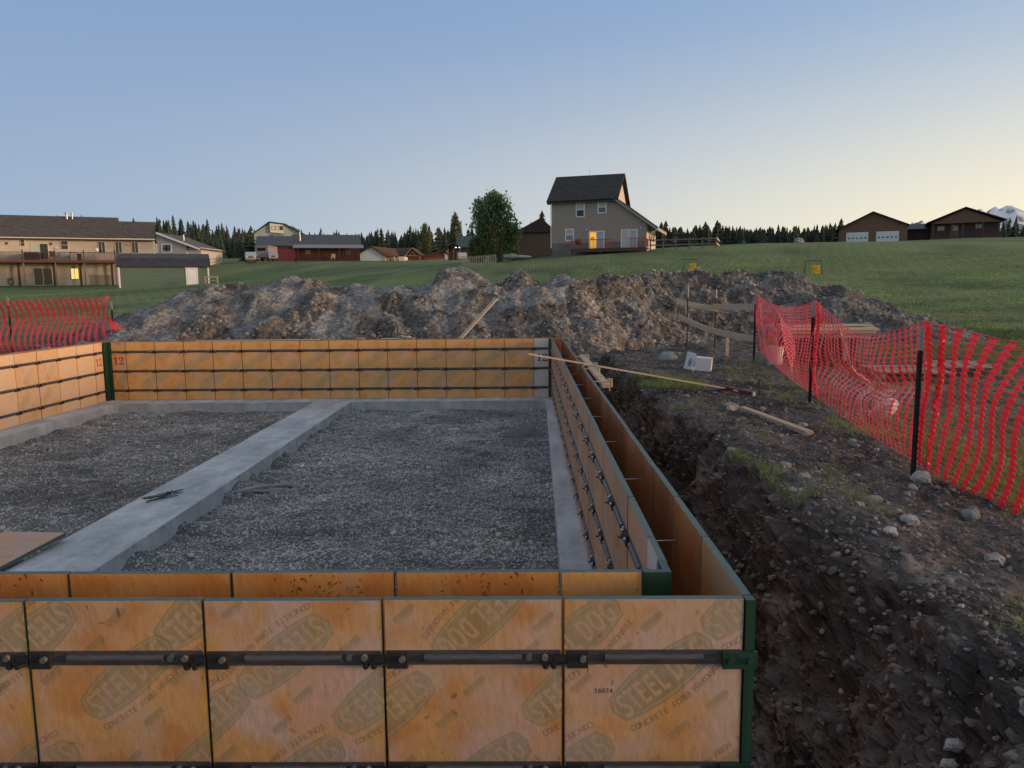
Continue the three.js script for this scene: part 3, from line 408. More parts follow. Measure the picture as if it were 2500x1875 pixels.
function tpost(parent, [x, y, z], h, top = 0.24, turn = 0) { // steel T-post, tip painted pale
  const sec = (y0, y1) => { const g = one([boxB(-0.022, 0.022, y0, y1, -0.004, 0.004), boxB(-0.004, 0.004, y0, y1, -0.034, -0.004)]); return g.rotateY(turn).translate(x, y, z); };
  const p = part(parent, 'post', [sec(-0.3, h - top), ...Array.from({ length: 14 }, (_, i) => box(0.016, 0.012, 0.010, 0, 0.15 + i * 0.075, 0.008).rotateY(turn).translate(x, y, z))].filter(Boolean), postM); part(p, 'post_tip', sec(h - top, h), postTopM); return p;
}
const POSTS = [[4.60, groundY(4.62, -13), -13.0, 1.40], [3.785, groundY(3.785, -7.8), -7.80, 1.36], [3.24, groundY(3.24, -3.98), -3.98, 1.27], [4.20, groundY(4.2, -0.7), -0.70, 1.2]];
{
  const t = thing('safety_fence', 'sagging red plastic mesh fence on steel posts along the dirt bank', 'safety fence');
  POSTS.forEach(([x, y, z, h], i) => tpost(t, [x, y, z], h, i === 1 || i === 2 ? 0.20 : 0.24, 1.35));
  const tops = [[4.62, 2.10, -13.0], [3.80, 2.07, -7.8], [3.26, 1.955, -3.98], [4.22, 1.62, -0.70]], bots = [[4.66, 0.98, -13.0], [3.83, 0.78, -7.8], [3.27, 0.73, -3.98], [4.22, -0.12, -0.70]];
  const spans = [[0, 1, 0.16, 1], [1, 2, 0.24, 2], [2, 3, 0.10, 3]];
  for (const [a, b, sag, kind] of spans) {
    const L = Math.hypot(tops[a][0] - tops[b][0], tops[a][2] - tops[b][2]), nx = (tops[b][2] - tops[a][2]) / L, nz = -(tops[b][0] - tops[a][0]) / L;
    const P = (u, v) => {
      const s = u / L, sg = Math.max(0, 4 * s * (1 - s)); const top = [lerp(tops[a][0], tops[b][0], s), lerp(tops[a][1], tops[b][1], s) - sag * Math.pow(sg, kind === 2 ? 0.9 : 1) + (kind === 2 ? 0.03 * Math.sin(s * 9) : 0), lerp(tops[a][2], tops[b][2], s)];
      const bot = [lerp(bots[a][0], bots[b][0], s), lerp(bots[a][1], bots[b][1], s) - (kind === 1 ? 0.05 : kind === 2 ? 0.03 : 0.02) * sg, lerp(bots[a][2], bots[b][2], s)];
      const fold = Math.sin(v * Math.PI); let off = 0.05 * fold * Math.sin(u * 2.1 + kind * 2 + v * 2.5) + 0.022 * fold * Math.sin(u * 6.3 + v * 5.5 + kind) + 0.012 * n2(u * 3, v * 3 + kind * 7) * fold;
      let du = 0, dv = 0;
      if (kind === 1) { off += 0.16 * Math.exp(-(((s - 0.30 - 0.35 * (1 - v)) / 0.05) ** 2)) * fold; du = 0.16 * (1 - v) * sg; }
      if (kind === 2) { off += 0.17 * Math.exp(-(((v - 0.46 - 0.22 * (s - 0.4)) / 0.10) ** 2)) * sg; dv = -0.05 * Math.exp(-(((v - 0.5) / 0.2) ** 2)) * sg; du = 0.24 * Math.sin(v * Math.PI) * sg * (0.4 - s) + 0.10 * (1 - v) * sg; }
      if (kind === 3) { du = 0.55 * (v - 0.5) + 0.05 * Math.sin(v * 6 + 0.6); off += 0.10 * Math.exp(-v / 0.10) * sg + 0.05 * Math.sin(v * 5 + 1) * sg; }
      const q = v + dv; du *= Math.min(1, 5 * s) * Math.min(1, 5 * (1 - s) + 0.2);
      return [lerp(bot[0], top[0], q) + nx * off + (tops[b][0] - tops[a][0]) / L * du, lerp(bot[1], top[1], q), lerp(bot[2], top[2], q) + nz * off + (tops[b][2] - tops[a][2]) / L * du];
    };
    part(t, 'plastic_mesh', meshWeb(P, 0.01, L - 0.02, 1.15, kind === 2 ? 0.14 : 0.115, 26), fenceM);
    const P2 = (u, v) => { const s0 = kind === 2 ? 0.035 : 0.03, w = 0.035 * Math.sin(v * 23) + 0.02 * Math.sin(v * 51), p = P(s0 * L + 0.06 * u + w * 0.35, v); return [p[0] + nx * 0.02 * Math.sin(u * 40 + v * 9), p[1], p[2] + nz * 0.02 * Math.sin(u * 40 + v * 9)]; };
    part(t, 'mesh_gather', meshWeb(P2, 0, 0.42, 1.15, 0.135, 21, 0.022), fenceM);
  }
}
{
  const t = thing('safety_fence', 'red plastic mesh fence with wavy bands standing on the grass by the pale form wall', 'safety fence');
  const g = (x, z) => TPS(x, z); const x1 = -9.95, L = 7.5, zf = (s) => -15.5 - 0.4 * s + 0.2 * Math.sin(s * 5);
  const P = (u, v) => { const s = u / L, x = x1 - u, w = Math.sin(v * Math.PI); const sway = -0.06 * Math.sin((1 - v) * 6.0 + 0.5) - 0.05 * (1 - v) + 0.015 * Math.sin(u * 3);
    const end = Math.exp(-u / 0.16), y = lerp(0.85 + 0.34 * end, 2.10 + 0.07 * Math.exp(-u / 0.4) + 0.02 * Math.sin(u * 1.7), v); return [x - sway * 1.1 * (1 - 0.6 * end) - 0.20 * end * w + 0.36 * end * (1 - v), y, zf(s) + 0.10 * Math.sin(v * 6 + 1) * (1 - end) + 0.04 * Math.sin(u * 2.2 + v * 2)]; };
  part(t, 'plastic_mesh', meshWeb(P, 0, L, 1.22, 0.142, 24, 0.062), fenceM);
  for (const u of [2.4, 5.2]) tpost(t, [x1 - u, TPS(x1 - u, -15.6), zf(u / L) - 0.08], 1.35, 0.2);
  tpost(t, [x1 + 0.04, TPS(x1, -15.5) - 0.02, -15.56], 1.28, 0.2);
}

// ---------------------------------------------------------------- lumber and site things
const pineM = mat([0.74, 0.58, 0.41], 0.8, { map: lumberMap, bumpMap: rep(soilBump, 3, 0.5), bumpScale: 0.002 }), greyPineM = mat([0.72, 0.60, 0.47], 0.85, { map: lumberMap }), oldM = mat([0.50, 0.43, 0.36], 0.9, { map: lumberMap }), whitePlyM = mat([0.75, 0.66, 0.55], 0.8, { map: lumberMap });
function bentBoard(pts, w, h) { // board following a gentle bend, thickness w, height h
  const gs = []; for (let i = 0; i < pts.length - 1; i++) gs.push(beam(pts[i], pts[i + 1], w, h)); return gs;
}
function curve3(a, b, c, n) { const o = []; for (let i = 0; i <= n; i++) { const t = i / n; o.push([0, 1, 2].map((k) => (1 - t) ** 2 * a[k] + 2 * t * (1 - t) * b[k] + t * t * c[k])); } return o; }
function ribbonBoard(path, th, h) { // one bent board as a single strip with sides, top and ends
  const pos = [], idx = [], uv = []; let len = 0;
  path.forEach((p, i) => { const q = path[Math.min(i + 1, path.length - 1)], o = path[Math.max(i - 1, 0)], d = new THREE.Vector3(q[0] - o[0], 0, q[2] - o[2]).normalize(), n = [-d.z * th / 2, d.x * th / 2]; if (i) len += Math.hypot(p[0] - o[0], p[1] - o[1], p[2] - o[2]) * 0.5; for (const [sx, sy] of [[1, 1], [1, -1], [-1, -1], [-1, 1]]) { pos.push(p[0] + n[0] * sx, p[1] + sy * h / 2, p[2] + n[1] * sx); uv.push(len, sy * 0.5 + 0.5); } });
  const m = path.length; for (let i = 0; i < m - 1; i++) for (let k = 0; k < 4; k++) { const a = i * 4 + k, b = i * 4 + (k + 1) % 4; idx.push(a, b, b + 4, a, b + 4, a + 4); } idx.push(0, 2, 1, 0, 3, 2); const e = (m - 1) * 4; idx.push(e, e + 1, e + 2, e, e + 2, e + 3);
  const g = new THREE.BufferGeometry(); g.setAttribute('position', new THREE.Float32BufferAttribute(pos, 3)); g.setAttribute('uv', new THREE.Float32BufferAttribute(uv, 2)); g.setIndex(idx); const f = g.toNonIndexed(); f.computeVertexNormals(); return f;
}
{ // batter board frame by the end of the fence
  const t = thing('batter_board', 'batter board of pale planks nailed to steel stakes before the dark soil heap', 'batter board');
  part(t, 'plank', ribbonBoard(curve3([3.47, 1.94, -15.42], [4.0, 1.78, -15.3], [4.42, 1.755, -15.25], 8), 0.022, 0.135), greyPineM);
  part(t, 'plank', ribbonBoard(curve3([4.30, 1.80, -15.27], [4.6, 1.81, -14.6], [4.70, 1.845, -13.04], 8), 0.022, 0.135), greyPineM);
  part(t, 'plank', ribbonBoard(curve3([3.50, 1.585, -15.25], [3.9, 1.34, -14.9], [4.30, 1.23, -14.2], 8), 0.022, 0.13), greyPineM);
  part(t, 'plank', ribbonBoard(curve3([4.22, 1.25, -14.25], [4.5, 1.20, -13.6], [4.68, 1.185, -12.93], 6), 0.022, 0.13), greyPineM);
  part(t, 'stake', [rod([3.74, TPS(3.7, -15.3) - 0.2, -15.36], [3.73, 2.02, -15.36], 0.016)], postM); part(t, 'stake', [rod([4.38, TPS(4.4, -15.2) - 0.2, -15.33], [4.38, 2.0, -15.33], 0.016)], postM);
  part(t, 'stake_tip', [rod([3.73, 2.02, -15.36], [3.74, 2.30, -15.36], 0.018)], postTopM); part(t, 'stake_tip', [rod([4.38, 2.0, -15.33], [4.38, 2.20, -15.33], 0.020)], postTopM);
  part(t, 'stake', [beam([4.17, 0.55, -14.35], [4.17, 1.20, -14.35], 0.04, 0.07)], pineM); part(t, 'stake', [beam([4.34, 0.5, -14.1], [4.33, 1.30, -14.1], 0.04, 0.07)], pineM);
}
{ // long plank resting on the right walls and the bank
  const a = [-0.075, 1.408, -7.53], b = [2.87, 0.755, -8.85];
  solo('plank', beam(a, b, 0.135, 0.024), greyPineM, 'long weathered plank reaching from the right form walls to the dirt bank', 'plank');
  const s = thing('spirit_level', 'dark red spirit level lying at the bank end of the long plank', 'spirit level');
  const la = [2.86, groundY(2.86, -8.93) + 0.04, -8.95], lb = [3.17, groundY(3.17, -8.3) + 0.04, -8.30]; part(s, 'body', [beam(la, lb, 0.026, 0.06)], mat([0.16, 0.022, 0.03], 0.45));
  const v = (f) => [lerp(la[0], lb[0], f), lerp(la[1], lb[1], f) + 0.004, lerp(la[2], lb[2], f)]; part(s, 'vial_window', [beam(v(0.42), v(0.56), 0.030, 0.022)], mat([0.65, 0.62, 0.6], 0.3)); part(s, 'end_cap', [beam(v(0.97), v(1.01), 0.030, 0.064)], mat([0.6, 0.58, 0.56], 0.5));
}
{ // walers on top of the outer right wall
  for (const [z0, z1, dx, l] of [[-9.40, -7.55, 0.012, 'pale timber clamped outside the right form wall beyond the long plank'], [-7.62, -5.75, 0.008, 'pale timber clamped outside the right form wall on this side of the long plank']]) {
    const x = 0.690 + dx - z0 * 0.0055, t = thing('timber', l, 'timber', [0, 0, 0], 0, 'timbers clamped to the right form wall'); part(t, 'board', [boxB(x, x + 0.088, 1.180, 1.222, z0, z1)], pineM);
    for (const z of [z0 + 0.35, z1 - 0.18]) part(t, 'clamp', [boxB(x - 0.075, x + 0.10, 1.2235, 1.232, z - 0.02, z + 0.02), boxB(x + 0.089, x + 0.105, 1.12, 1.225, z - 0.02, z + 0.02), boxB(x + 0.07, x + 0.13, 1.232, 1.262, z - 0.012, z + 0.012), cyl(0.012, 0.012, 0.09, x + 0.118, 1.21, z)], mat([0.42, 0.36, 0.22], 0.5, { metalness: 0.6 }));
  }
}
solo('timber', beam([2.68, groundY(2.68, -7.2) + 0.04, -7.20], [2.95, groundY(2.95, -5.6) + 0.035, -5.60], 0.09, 0.045), pineM, 'short pale two-by-four lying on the dirt bank', 'timber');
solo('plank', beam([-1.66, 1.02, -14.95], [-0.76, 2.02, -16.0], 0.12, 0.03), pineM, 'pale board leaning against the soil heap behind the amber wall', 'plank');
{ // loose lumber behind the amber wall
  solo('plank', beam([-7.0, 1.232, -13.40], [-4.4, 1.236, -13.42], 0.09, 0.02), greyPineM, 'thin lath lying on top of the back form walls', 'plank');
  solo('rope_coil', [new THREE.TorusGeometry(0.09, 0.012, 6, 20).rotateX(1.3).translate(-2.55, 1.262, -13.40), new THREE.TorusGeometry(0.07, 0.012, 6, 20).rotateX(1.0).translate(-2.66, 1.262, -13.41), rod([-3.1, 1.24, -13.41], [-2.7, 1.244, -13.40], 0.012)], mat([0.5, 0.46, 0.42], 0.8), 'pale coil of line lying on top of the back form walls', 'rope');
  solo('wood_block', beam([-3.62, 1.245, -13.42], [-3.45, 1.250, -13.43], 0.09, 0.035), mat([0.66, 0.42, 0.27], 0.8, { map: lumberMap }), 'small orange wood block on top of the back form walls', 'wood block');
}
{ // white carton
  const x = 3.10, z = -11.75, y = groundY(x, z), t = thing('carton', 'white cardboard carton with an open flap lying on the dirt bank', 'carton', [x, y - 0.01, z], -0.35);
  t.scale.setScalar(0.82); const m = mat([0.70, 0.69, 0.70], 0.8), m2 = mat([0.62, 0.68, 0.72], 0.8), cv = document.createElement('canvas'); cv.width = cv.height = 128; const c = cv.getContext('2d'); c.fillStyle = '#cfd8dc'; c.fillRect(0, 0, 128, 128); c.fillStyle = '#6f8a92'; c.beginPath(); c.arc(70, 74, 30, 0, 7); c.fill(); c.strokeStyle = '#c5d2d6'; c.lineWidth = 4; c.beginPath(); c.arc(70, 74, 20, 0, 7); c.stroke();
  const tx = new THREE.CanvasTexture(cv); tx.colorSpace = THREE.SRGBColorSpace; const h = 0.30;
  const bx = new THREE.BoxGeometry(0.36, h, 0.30); part(t, 'box', [bx.rotateZ(-0.08).translate(0.20, h / 2 + 0.01, 0)], m); part(t, 'tape', [box(0.365, 0.006, 0.05, 0.21, h + 0.010, 0.02).rotateZ(-0.08)], mat([0.5, 0.5, 0.5], 0.5));
  part(t, 'flap', [new THREE.BoxGeometry(0.20, 0.40, 0.008).rotateZ(-0.22).translate(-0.09, 0.235, 0.12)], mat(0xffffff, 0.8, { map: tx })); part(t, 'flap', [new THREE.BoxGeometry(0.10, 0.13, 0.008).rotateX(-0.4).rotateZ(0.5).translate(0.0, 0.045, 0.18)], m);
}
solo('stake', [rod([3.23, groundY(3.23, -8.24) - 0.1, -8.24], [3.22, groundY(3.23, -8.24) + 0.27, -8.26], 0.011)], postM, 'short dark steel stake beside the red spirit level', 'stake');
solo('stake', [rod([-3.02, 0.6, -15.1], [-3.02, 1.42, -15.1], 0.012)], postM, 'thin dark stake standing before the heap behind the amber wall', 'stake');
{ // offcuts of tie wire on the strip footing
  const r = rng(5), gs = []; for (let i = 0; i < 9; i++) { const a = 1.0 + 0.7 * (r() - 0.5), cx = -4.10 + 0.09 * (r() - 0.5), cz = -5.66 + 0.26 * (r() - 0.5), L = 0.12 + 0.10 * r(); gs.push(rod([cx - Math.cos(a) * L, 0.008 + 0.006 * i, cz + Math.sin(a) * L], [cx + Math.cos(a) * L, 0.010 + 0.005 * i, cz - Math.sin(a) * L], 0.0042, 5)); }
  for (const a of [-0.4, 2.2]) gs.push(rod([-4.02 - Math.cos(a) * 0.09, 0.05, -5.70 + Math.sin(a) * 0.09], [-4.02 + Math.cos(a) * 0.09, 0.06, -5.70 - Math.sin(a) * 0.09], 0.006, 5));
  solo('steel_offcuts', gs, mat([0.05, 0.05, 0.055], 0.6, { metalness: 0.5 }), 'small bundle of dark wire ties lying on the strip footing', 'wire ties');
}
{ // spare panel lying at the end of the strip footing
  const m = new THREE.Mesh(FULL, [edgeM, edgeM, edgeM, edgeM, faceM(PALE[0], [0.85, 0.85, 0.85]), faceM(PALE[1], [0.85, 0.85, 0.85])]); m.name = numbered('form_panel'); m.castShadow = m.receiveShadow = true; scene.add(m); m.rotation.order = 'YXZ'; m.rotation.set(-Math.PI / 2 + 0.03, -0.07, 0); m.position.set(-5.02, 0.045, -3.05);
  tag(m, 'loose plywood form panel lying flat across the strip footing', 'form panel');
}
solo('concrete_block', new THREE.BoxGeometry(0.20, 0.07, 0.12).rotateY(0.2).translate(-1.34, bedY(-1.34, -10.5) + 0.02, -10.5), concreteM, 'small grey block lying on the blue-grey gravel', 'block');
{ // crust of soil slumped beside the strip footing
  const t = solo('concrete_spill', rockGeo(44, 3, 0.16, 0.35).scale(0.30, 1, 0.13).rotateY(0.5).scale(1, 0.35, 1).translate(-3.28, -0.15, -6.55), mat([0.30, 0.29, 0.285], 0.95, { bumpMap: soilBump, bumpScale: 0.02 }), 'flat grey crust of spilled concrete on the gravel beside the strip footing', 'concrete spill');
}

// ---------------------------------------------------------------- lumber yard behind the right fence
{
  const t = thing('lumber_stack', 'stack of boards on a low trestle behind the red fence, shade under it painted dark', 'lumber stack'), gy = TPS(5.7, -12.4);
  const r = rng(8); for (let i = 0; i < 11; i++) { const lay = Math.floor(i / 5), z = -12.55 + (i % 5) * 0.13; part(t, 'board', [boxB(4.85 + 0.15 * r(), 6.50 + 0.2 * r(), 1.36 + lay * 0.055, 1.405 + lay * 0.055, z, z + 0.105 + 0.01 * r())], [greyPineM, oldM, whitePlyM][i % 3]); }
  for (const x of [5.0, 6.4]) { part(t, 'leg', [beam([x, gy - 0.1, -12.55], [x, 1.35, -12.55], 0.07, 0.09)], oldM); part(t, 'leg', [beam([x, gy - 0.1, -12.05], [x, 1.35, -12.05], 0.07, 0.09)], oldM); }
  part(t, 'rail', [boxB(4.9, 6.5, 1.27, 1.355, -12.10, -12.03)], oldM); part(t, 'rail', [boxB(4.9, 6.5, 1.27, 1.355, -12.58, -12.51)], oldM);
  part(t, 'panel', [boxB(4.92, 6.46, gy, 1.25, -12.60, -12.57)], mat([0.035, 0.03, 0.03], 0.9));  // near-black sheet painting in the shade of the gap under the boards
  solo('lath_bundle', Array.from({ length: 9 }, (_, i) => beam([5.0 + 0.08 * i, 1.475 + 0.012 * (i % 3), -12.3 + 0.07 * r()], [6.4 + 0.2 * r(), 1.478 + 0.02 * r(), -12.5 + 0.3 * r()], 0.035, 0.015)), whitePlyM, 'loose pale laths lying on top of the lumber stack', 'laths');
  solo('plastic_sheet', ribbonBoard([[5.85, 1.46, -11.96], [5.92, 1.25, -11.92], [5.98, 1.05, -11.94], [5.96, 0.86, -11.93]], 0.10, 0.03), mat([0.62, 0.58, 0.56], 0.5), 'torn strip of pale plastic hanging from the lumber stack', 'plastic strip');
}
for (const [x, z, a, l] of [[6.35, -10.4, 0.32, 'weathered pallet lying on the ground before the lumber stack'], [7.5, -11.0, 0.25, 'weathered pallet lying to the side of the lumber stack']]) {
  const y = TPS(x, z) + 0.02, t = thing('pallet', l, 'pallet', [x, y, z], a, 'pallets behind the red fence'); for (let i = 0; i < 8; i++) part(t, 'slat', [box(0.09, 0.018, 1.15, -0.56 + i * 0.16, 0.135, 0)], oldM).rotation.y = 0; for (const zz of [-0.52, 0, 0.52]) part(t, 'bearer', [box(1.25, 0.09, 0.045, 0, 0.08, zz)], oldM);
  t.rotation.y = a + 1.1;
}
{ const x = 4.86, z = -12.5, y = TPS(x, z), t = thing('bucket', 'white plastic bucket standing behind the red fence', 'bucket', [x, y, z]); part(t, 'shell', [new THREE.LatheGeometry([[0.001, 0], [0.125, 0], [0.148, 0.34], [0.155, 0.34], [0.155, 0.37], [0.142, 0.37], [0.12, 0.02], [0.001, 0.02]].map(([a, b]) => new THREE.Vector2(a, b)), 20)], mat([0.72, 0.70, 0.70], 0.5)); part(t, 'handle', [new THREE.TorusGeometry(0.155, 0.004, 5, 20, Math.PI).rotateX(2.4).translate(0, 0.34, 0)], zincM); }
{ const x = 4.25, z = -6.75; solo('flagstone', rockGeo(91, 3, 0.30, 0.16).scale(0.16, 0.75, 0.11).rotateX(0.75).rotateY(0.3).translate(x, groundY(x, z) + 0.10, z), mat([0.52, 0.49, 0.45], 0.9), 'pale flat stone propped in the grass behind the red fence', 'stone'); }

// ---------------------------------------------------------------- stones, clods and grass
const ROCKS = [rockGeo(1, 2, 0.72, 0.22), rockGeo(2, 2, 0.62, 0.26), rockGeo(3, 2, 0.8, 0.2), rockGeo(4, 2, 0.55, 0.3)], rockMs = [mat([0.36, 0.335, 0.31], 0.9, { bumpMap: soilBump, bumpScale: 0.01 }), mat([0.42, 0.385, 0.35], 0.9, { bumpMap: soilBump, bumpScale: 0.01 }), mat([0.26, 0.275, 0.255], 0.9, { bumpMap: soilBump, bumpScale: 0.01 }), mat([0.58, 0.55, 0.52], 0.9, { bumpMap: soilBump, bumpScale: 0.01 })];
function rock(x, z, s, v, m, label, group, dy = 0.3) { const o = new THREE.Mesh(ROCKS[v], rockMs[m]); o.name = numbered('rock'); o.castShadow = o.receiveShadow = true; o.position.set(x, groundY(x, z) + s * dy, z); o.rotation.set(0.2 * Math.sin(x * 9), x * 5 + z * 3, 0.2 * Math.cos(z * 7)); o.scale.setScalar(s); scene.add(o); return tag(o, label, 'rock', group); }
rock(3.20, -3.80, 0.085, 0, 1, 'rounded pale rock at the foot of the near fence post');
rock(2.98, -3.50, 0.055, 3, 1, 'lumpy pale rock beside the rounded one by the near fence post');
rock(3.12, -2.95, 0.07, 2, 2, 'brown-grey rock on the grass strip under the red fence');
rock(2.10, -2.05, 0.045, 1, 3, 'small white pebble standing out on the crest of the bank');
rock(2.45, -2.52, 0.065, 1, 1, 'flattish pale rock on the middle of the dirt bank');
rock(2.42, -2.95, 0.055, 2, 0, 'grey rock next to the flattish pale rock on the bank');
rock(2.58, -7.33, 0.11, 1, 2, 'long flat rock at the end of the short two-by-four');
rock(2.95, -13.6, 0.19, 0, 2, 'big brown boulder at the foot of the soil heap');
{ // three chalk-white stones low on the near bank, then the rest of the stones one can count
  for (const [x, z, s] of [[1.62, -0.47, 0.050], [1.56, -0.40, 0.040], [1.53, -0.30, 0.046]]) rock(x, z, s, 3, 3, 'chalk-white stone low on the dark bank close to the form corner', 'chalk-white stones on the near bank', 0.6);
  const r = rng(61); for (let i = 0; i < 80; i++) { const z = -0.2 - 12.5 * Math.pow(r(), 1.25), x = lerp(1.35, 3.35 - z * 0.04, Math.pow(r(), 0.8)), s = 0.022 + 0.05 * r() * r(); if (pitSide(x, z) < -0.4) continue; const q = Math.floor(r() * 3), l = (s > 0.045 ? 'fist-sized ' : s > 0.03 ? 'small ' : 'tiny ') + ['grey', 'pale', 'dark brown'][q] + ' stone half sunk in the soil of the trench bank'; rock(x, z, s, Math.floor(r() * 4), q, l, l.replace('stone', 'stones').slice(0, 60), 0.05); }
}
for (const v of [0, 1]) scatter('pebble', 'small pebbles strewn over the bare soil of the trench bank', 'pebbles', 2000, rockGeo(81 + v, 1, 0.7, 0.3), stoneM, (r) => {
  const z = 0.6 - 15 * Math.pow(r(), 1.2), x = lerp(0.9, 4.2, r()), d = pitSide(x, z); if (d < -0.75 || dirtMask(x, z) < 0.35 || (d < -0.05 && r() < 0.55)) return null; const s = 0.005 + 0.016 * Math.pow(r(), 3);
  return { x, y: groundY(x, z) + s * 0.1, z, s, ry: r() * 6.3, rx: r(), c: stoneTone(r, [0.25, 0.225, 0.205], 0.8) };
}, 700 + v);
for (const v of [0, 1]) scatter('soil_clod', 'crumbs and clods of dark soil on the trench bank and its cut face', 'clods', 17000, rockGeo(111 + v, 0, 0.7, 0.5), stoneM, (r) => {
  const z = 1.0 - 15.5 * Math.pow(r(), 1.3), x = lerp(0.95, 3.6, Math.pow(r(), 1.2)); if (dirtMask(x, z) < 0.4) return null; const d = pitSide(x, z), s = (0.005 + 0.030 * Math.pow(r(), 4)) * (d < 0 ? 1.25 : 0.8), p = bankPush([x, groundY(x, z), z]);
  return { x: p[0], y: p[1] + s * 0.15, z: p[2], s, sy: 0.8, ry: r() * 6.3, rx: r() * 3, c: stoneTone(r, [0.135, 0.115, 0.10], 0.75) };
}, 760 + v);
for (const v of [0, 1, 2]) scatter('soil_clod', 'clods and broken stones lying all over the soil heap', 'clods', 4600, rockGeo(101 + v, 0, 0.7, 0.5), stoneM, (r) => {
  const x = lerp(-11.8, 10.8, r()), z = lerp(-20.5, -14.7, r()), [h, k] = heapAt(x, z); if (h < 0.03 || (k === 0 && r() < 0.93) || (k === 3 && r() < 0.5)) return null; const s = 0.010 + 0.062 * Math.pow(r(), 5) * (k === 0 ? 0.5 : 1), c = moundTone(x, z);
  return { x, y: moundY(x, z) + s * 0.2, z, s, ry: r() * 6.3, rx: r() * 2, c: stoneTone(r, [c[0] * 0.9, c[1] * 0.9, c[2] * 0.9], 0.4) };
}, 800 + v);
function tuftGeo(n, seed, w = 0.012, lean = 0.5) { const r = rng(seed), pos = [], idx = []; for (let i = 0; i < n; i++) { const a = r() * 6.28, b = r() * 6.28, x = 0.25 * Math.cos(b) * r(), z = 0.25 * Math.sin(b) * r(), h = 0.6 + 0.5 * r(), l = lean * (0.4 + r()), k = pos.length / 3, ca = Math.cos(a), sa = Math.sin(a), ww = w * (0.7 + 0.6 * r());
  pos.push(x - sa * ww, 0, z + ca * ww, x + sa * ww, 0, z - ca * ww, x + ca * l * 0.35 - sa * ww * 0.8, h * 0.6, z + sa * l * 0.35 + ca * ww * 0.8, x + ca * l * 0.35 + sa * ww * 0.8, h * 0.6, z + sa * l * 0.35 - ca * ww * 0.8, x + ca * l, h * 0.95, z + sa * l); idx.push(k, k + 1, k + 3, k, k + 3, k + 2, k + 2, k + 3, k + 4); }
  const g = new THREE.BufferGeometry(); g.setAttribute('position', new THREE.Float32BufferAttribute(pos, 3)); g.setIndex(idx); g.computeVertexNormals(); g.setAttribute('uv', new THREE.Float32BufferAttribute(new Float32Array(pos.length / 3 * 2), 2)); return g; }
const bladeM = new THREE.MeshPhysicalMaterial({ color: 0xffffff, roughness: 0.9, transmission: 0.3, thickness: 0, side: THREE.DoubleSide });
for (const v of [0, 1]) scatter('grass', v ? 'short grass growing in tufts behind and below the red fence' : 'thin grass growing between the stones near the red fence', 'grass', 9000, tuftGeo(14, 21 + v, 0.022, 0.6), bladeM, (r) => {
  const z = 1 - 21 * Math.pow(r(), 0.9), x = lerp(1.4, 13, Math.pow(r(), 1.3)); const m = dirtMask(x, z), d = pitSide(x, z); if (d < 0.05 || heapAt(x, z)[0] > 0.1) return null; if (r() < m * 1.08 - 0.02 && !(Math.hypot(x - 2.2, (z + 9.6) * 0.7) < 0.6)) return null; const s = 0.05 + 0.07 * r(), c = grassTone(x, z), k = 0.8 + 0.5 * r();
  return { x, y: groundY(x, z) - 0.01, z, s, sy: 0.8 + 0.7 * r(), ry: r() * 6.3, c: mix3([c[0] * k, c[1] * k, c[2] * k], [0.26, 0.22, 0.11], 0.35 * r()) };
}, 900 + v);
scatter('grass', 'stray green tufts along the crest of the trench bank', 'grass', 420, tuftGeo(16, 29, 0.02, 0.8), bladeM, (r) => {
  const z = -0.3 - 12.5 * r(), x = 1.72 + 0.9 * Math.pow(r(), 2); if (fbm(x * 0.8 + 11, z * 0.5, 3) < 0.16) return null; const s = 0.04 + 0.06 * r(), c = grassTone(x, z), k = 0.7 + 0.5 * r();
  return { x, y: groundY(x, z) - 0.01, z, s, sy: 0.8 + 0.6 * r(), ry: r() * 6.3, c: mix3([c[0] * k, c[1] * k, c[2] * k], [0.24, 0.20, 0.11], 0.4 * r()) };
}, 931);
for (const [v, cnt, x0, x1, z0, z1, l] of [[0, 26000, 4, 55, -62, -15, 'meadow grass in clumps over the rising hillside'], [2, 14000, -45, 4, -80, -17, 'lawn grass on the flat between the soil heap and the houses']]) scatter('grass', l, 'grass', cnt, tuftGeo(12, 31 + v, 0.05, 0.7), bladeM, (r) => {
  const f = Math.pow(r(), v === 1 ? 1 : 0.6), z = lerp(z0, z1, f), x = lerp(x0, x1, r()); if (heapAt(x, z)[0] > 0.05) return null; const n = fbm(x * 0.25, z * 0.5, 3); if (v !== 2 && r() > 0.5 + 1.2 * n) return null; const far = Math.hypot(x, z); const s = (v === 2 ? 0.06 : 0.075) * (0.7 + 0.8 * r()) * (0.8 + far * 0.008), c = grassTone(x, z), k = 0.85 + 0.5 * r();
  return { x, y: groundY(x, z) - 0.02, z, s, sy: v === 2 ? 0.7 : 0.7 + 0.6 * r(), ry: r() * 6.3, c: mix3([c[0] * k * 1.35, c[1] * k * 1.35, c[2] * k * 1.35], [0.36, 0.34, 0.17], 0.3 * r()) };
}, 950 + v);

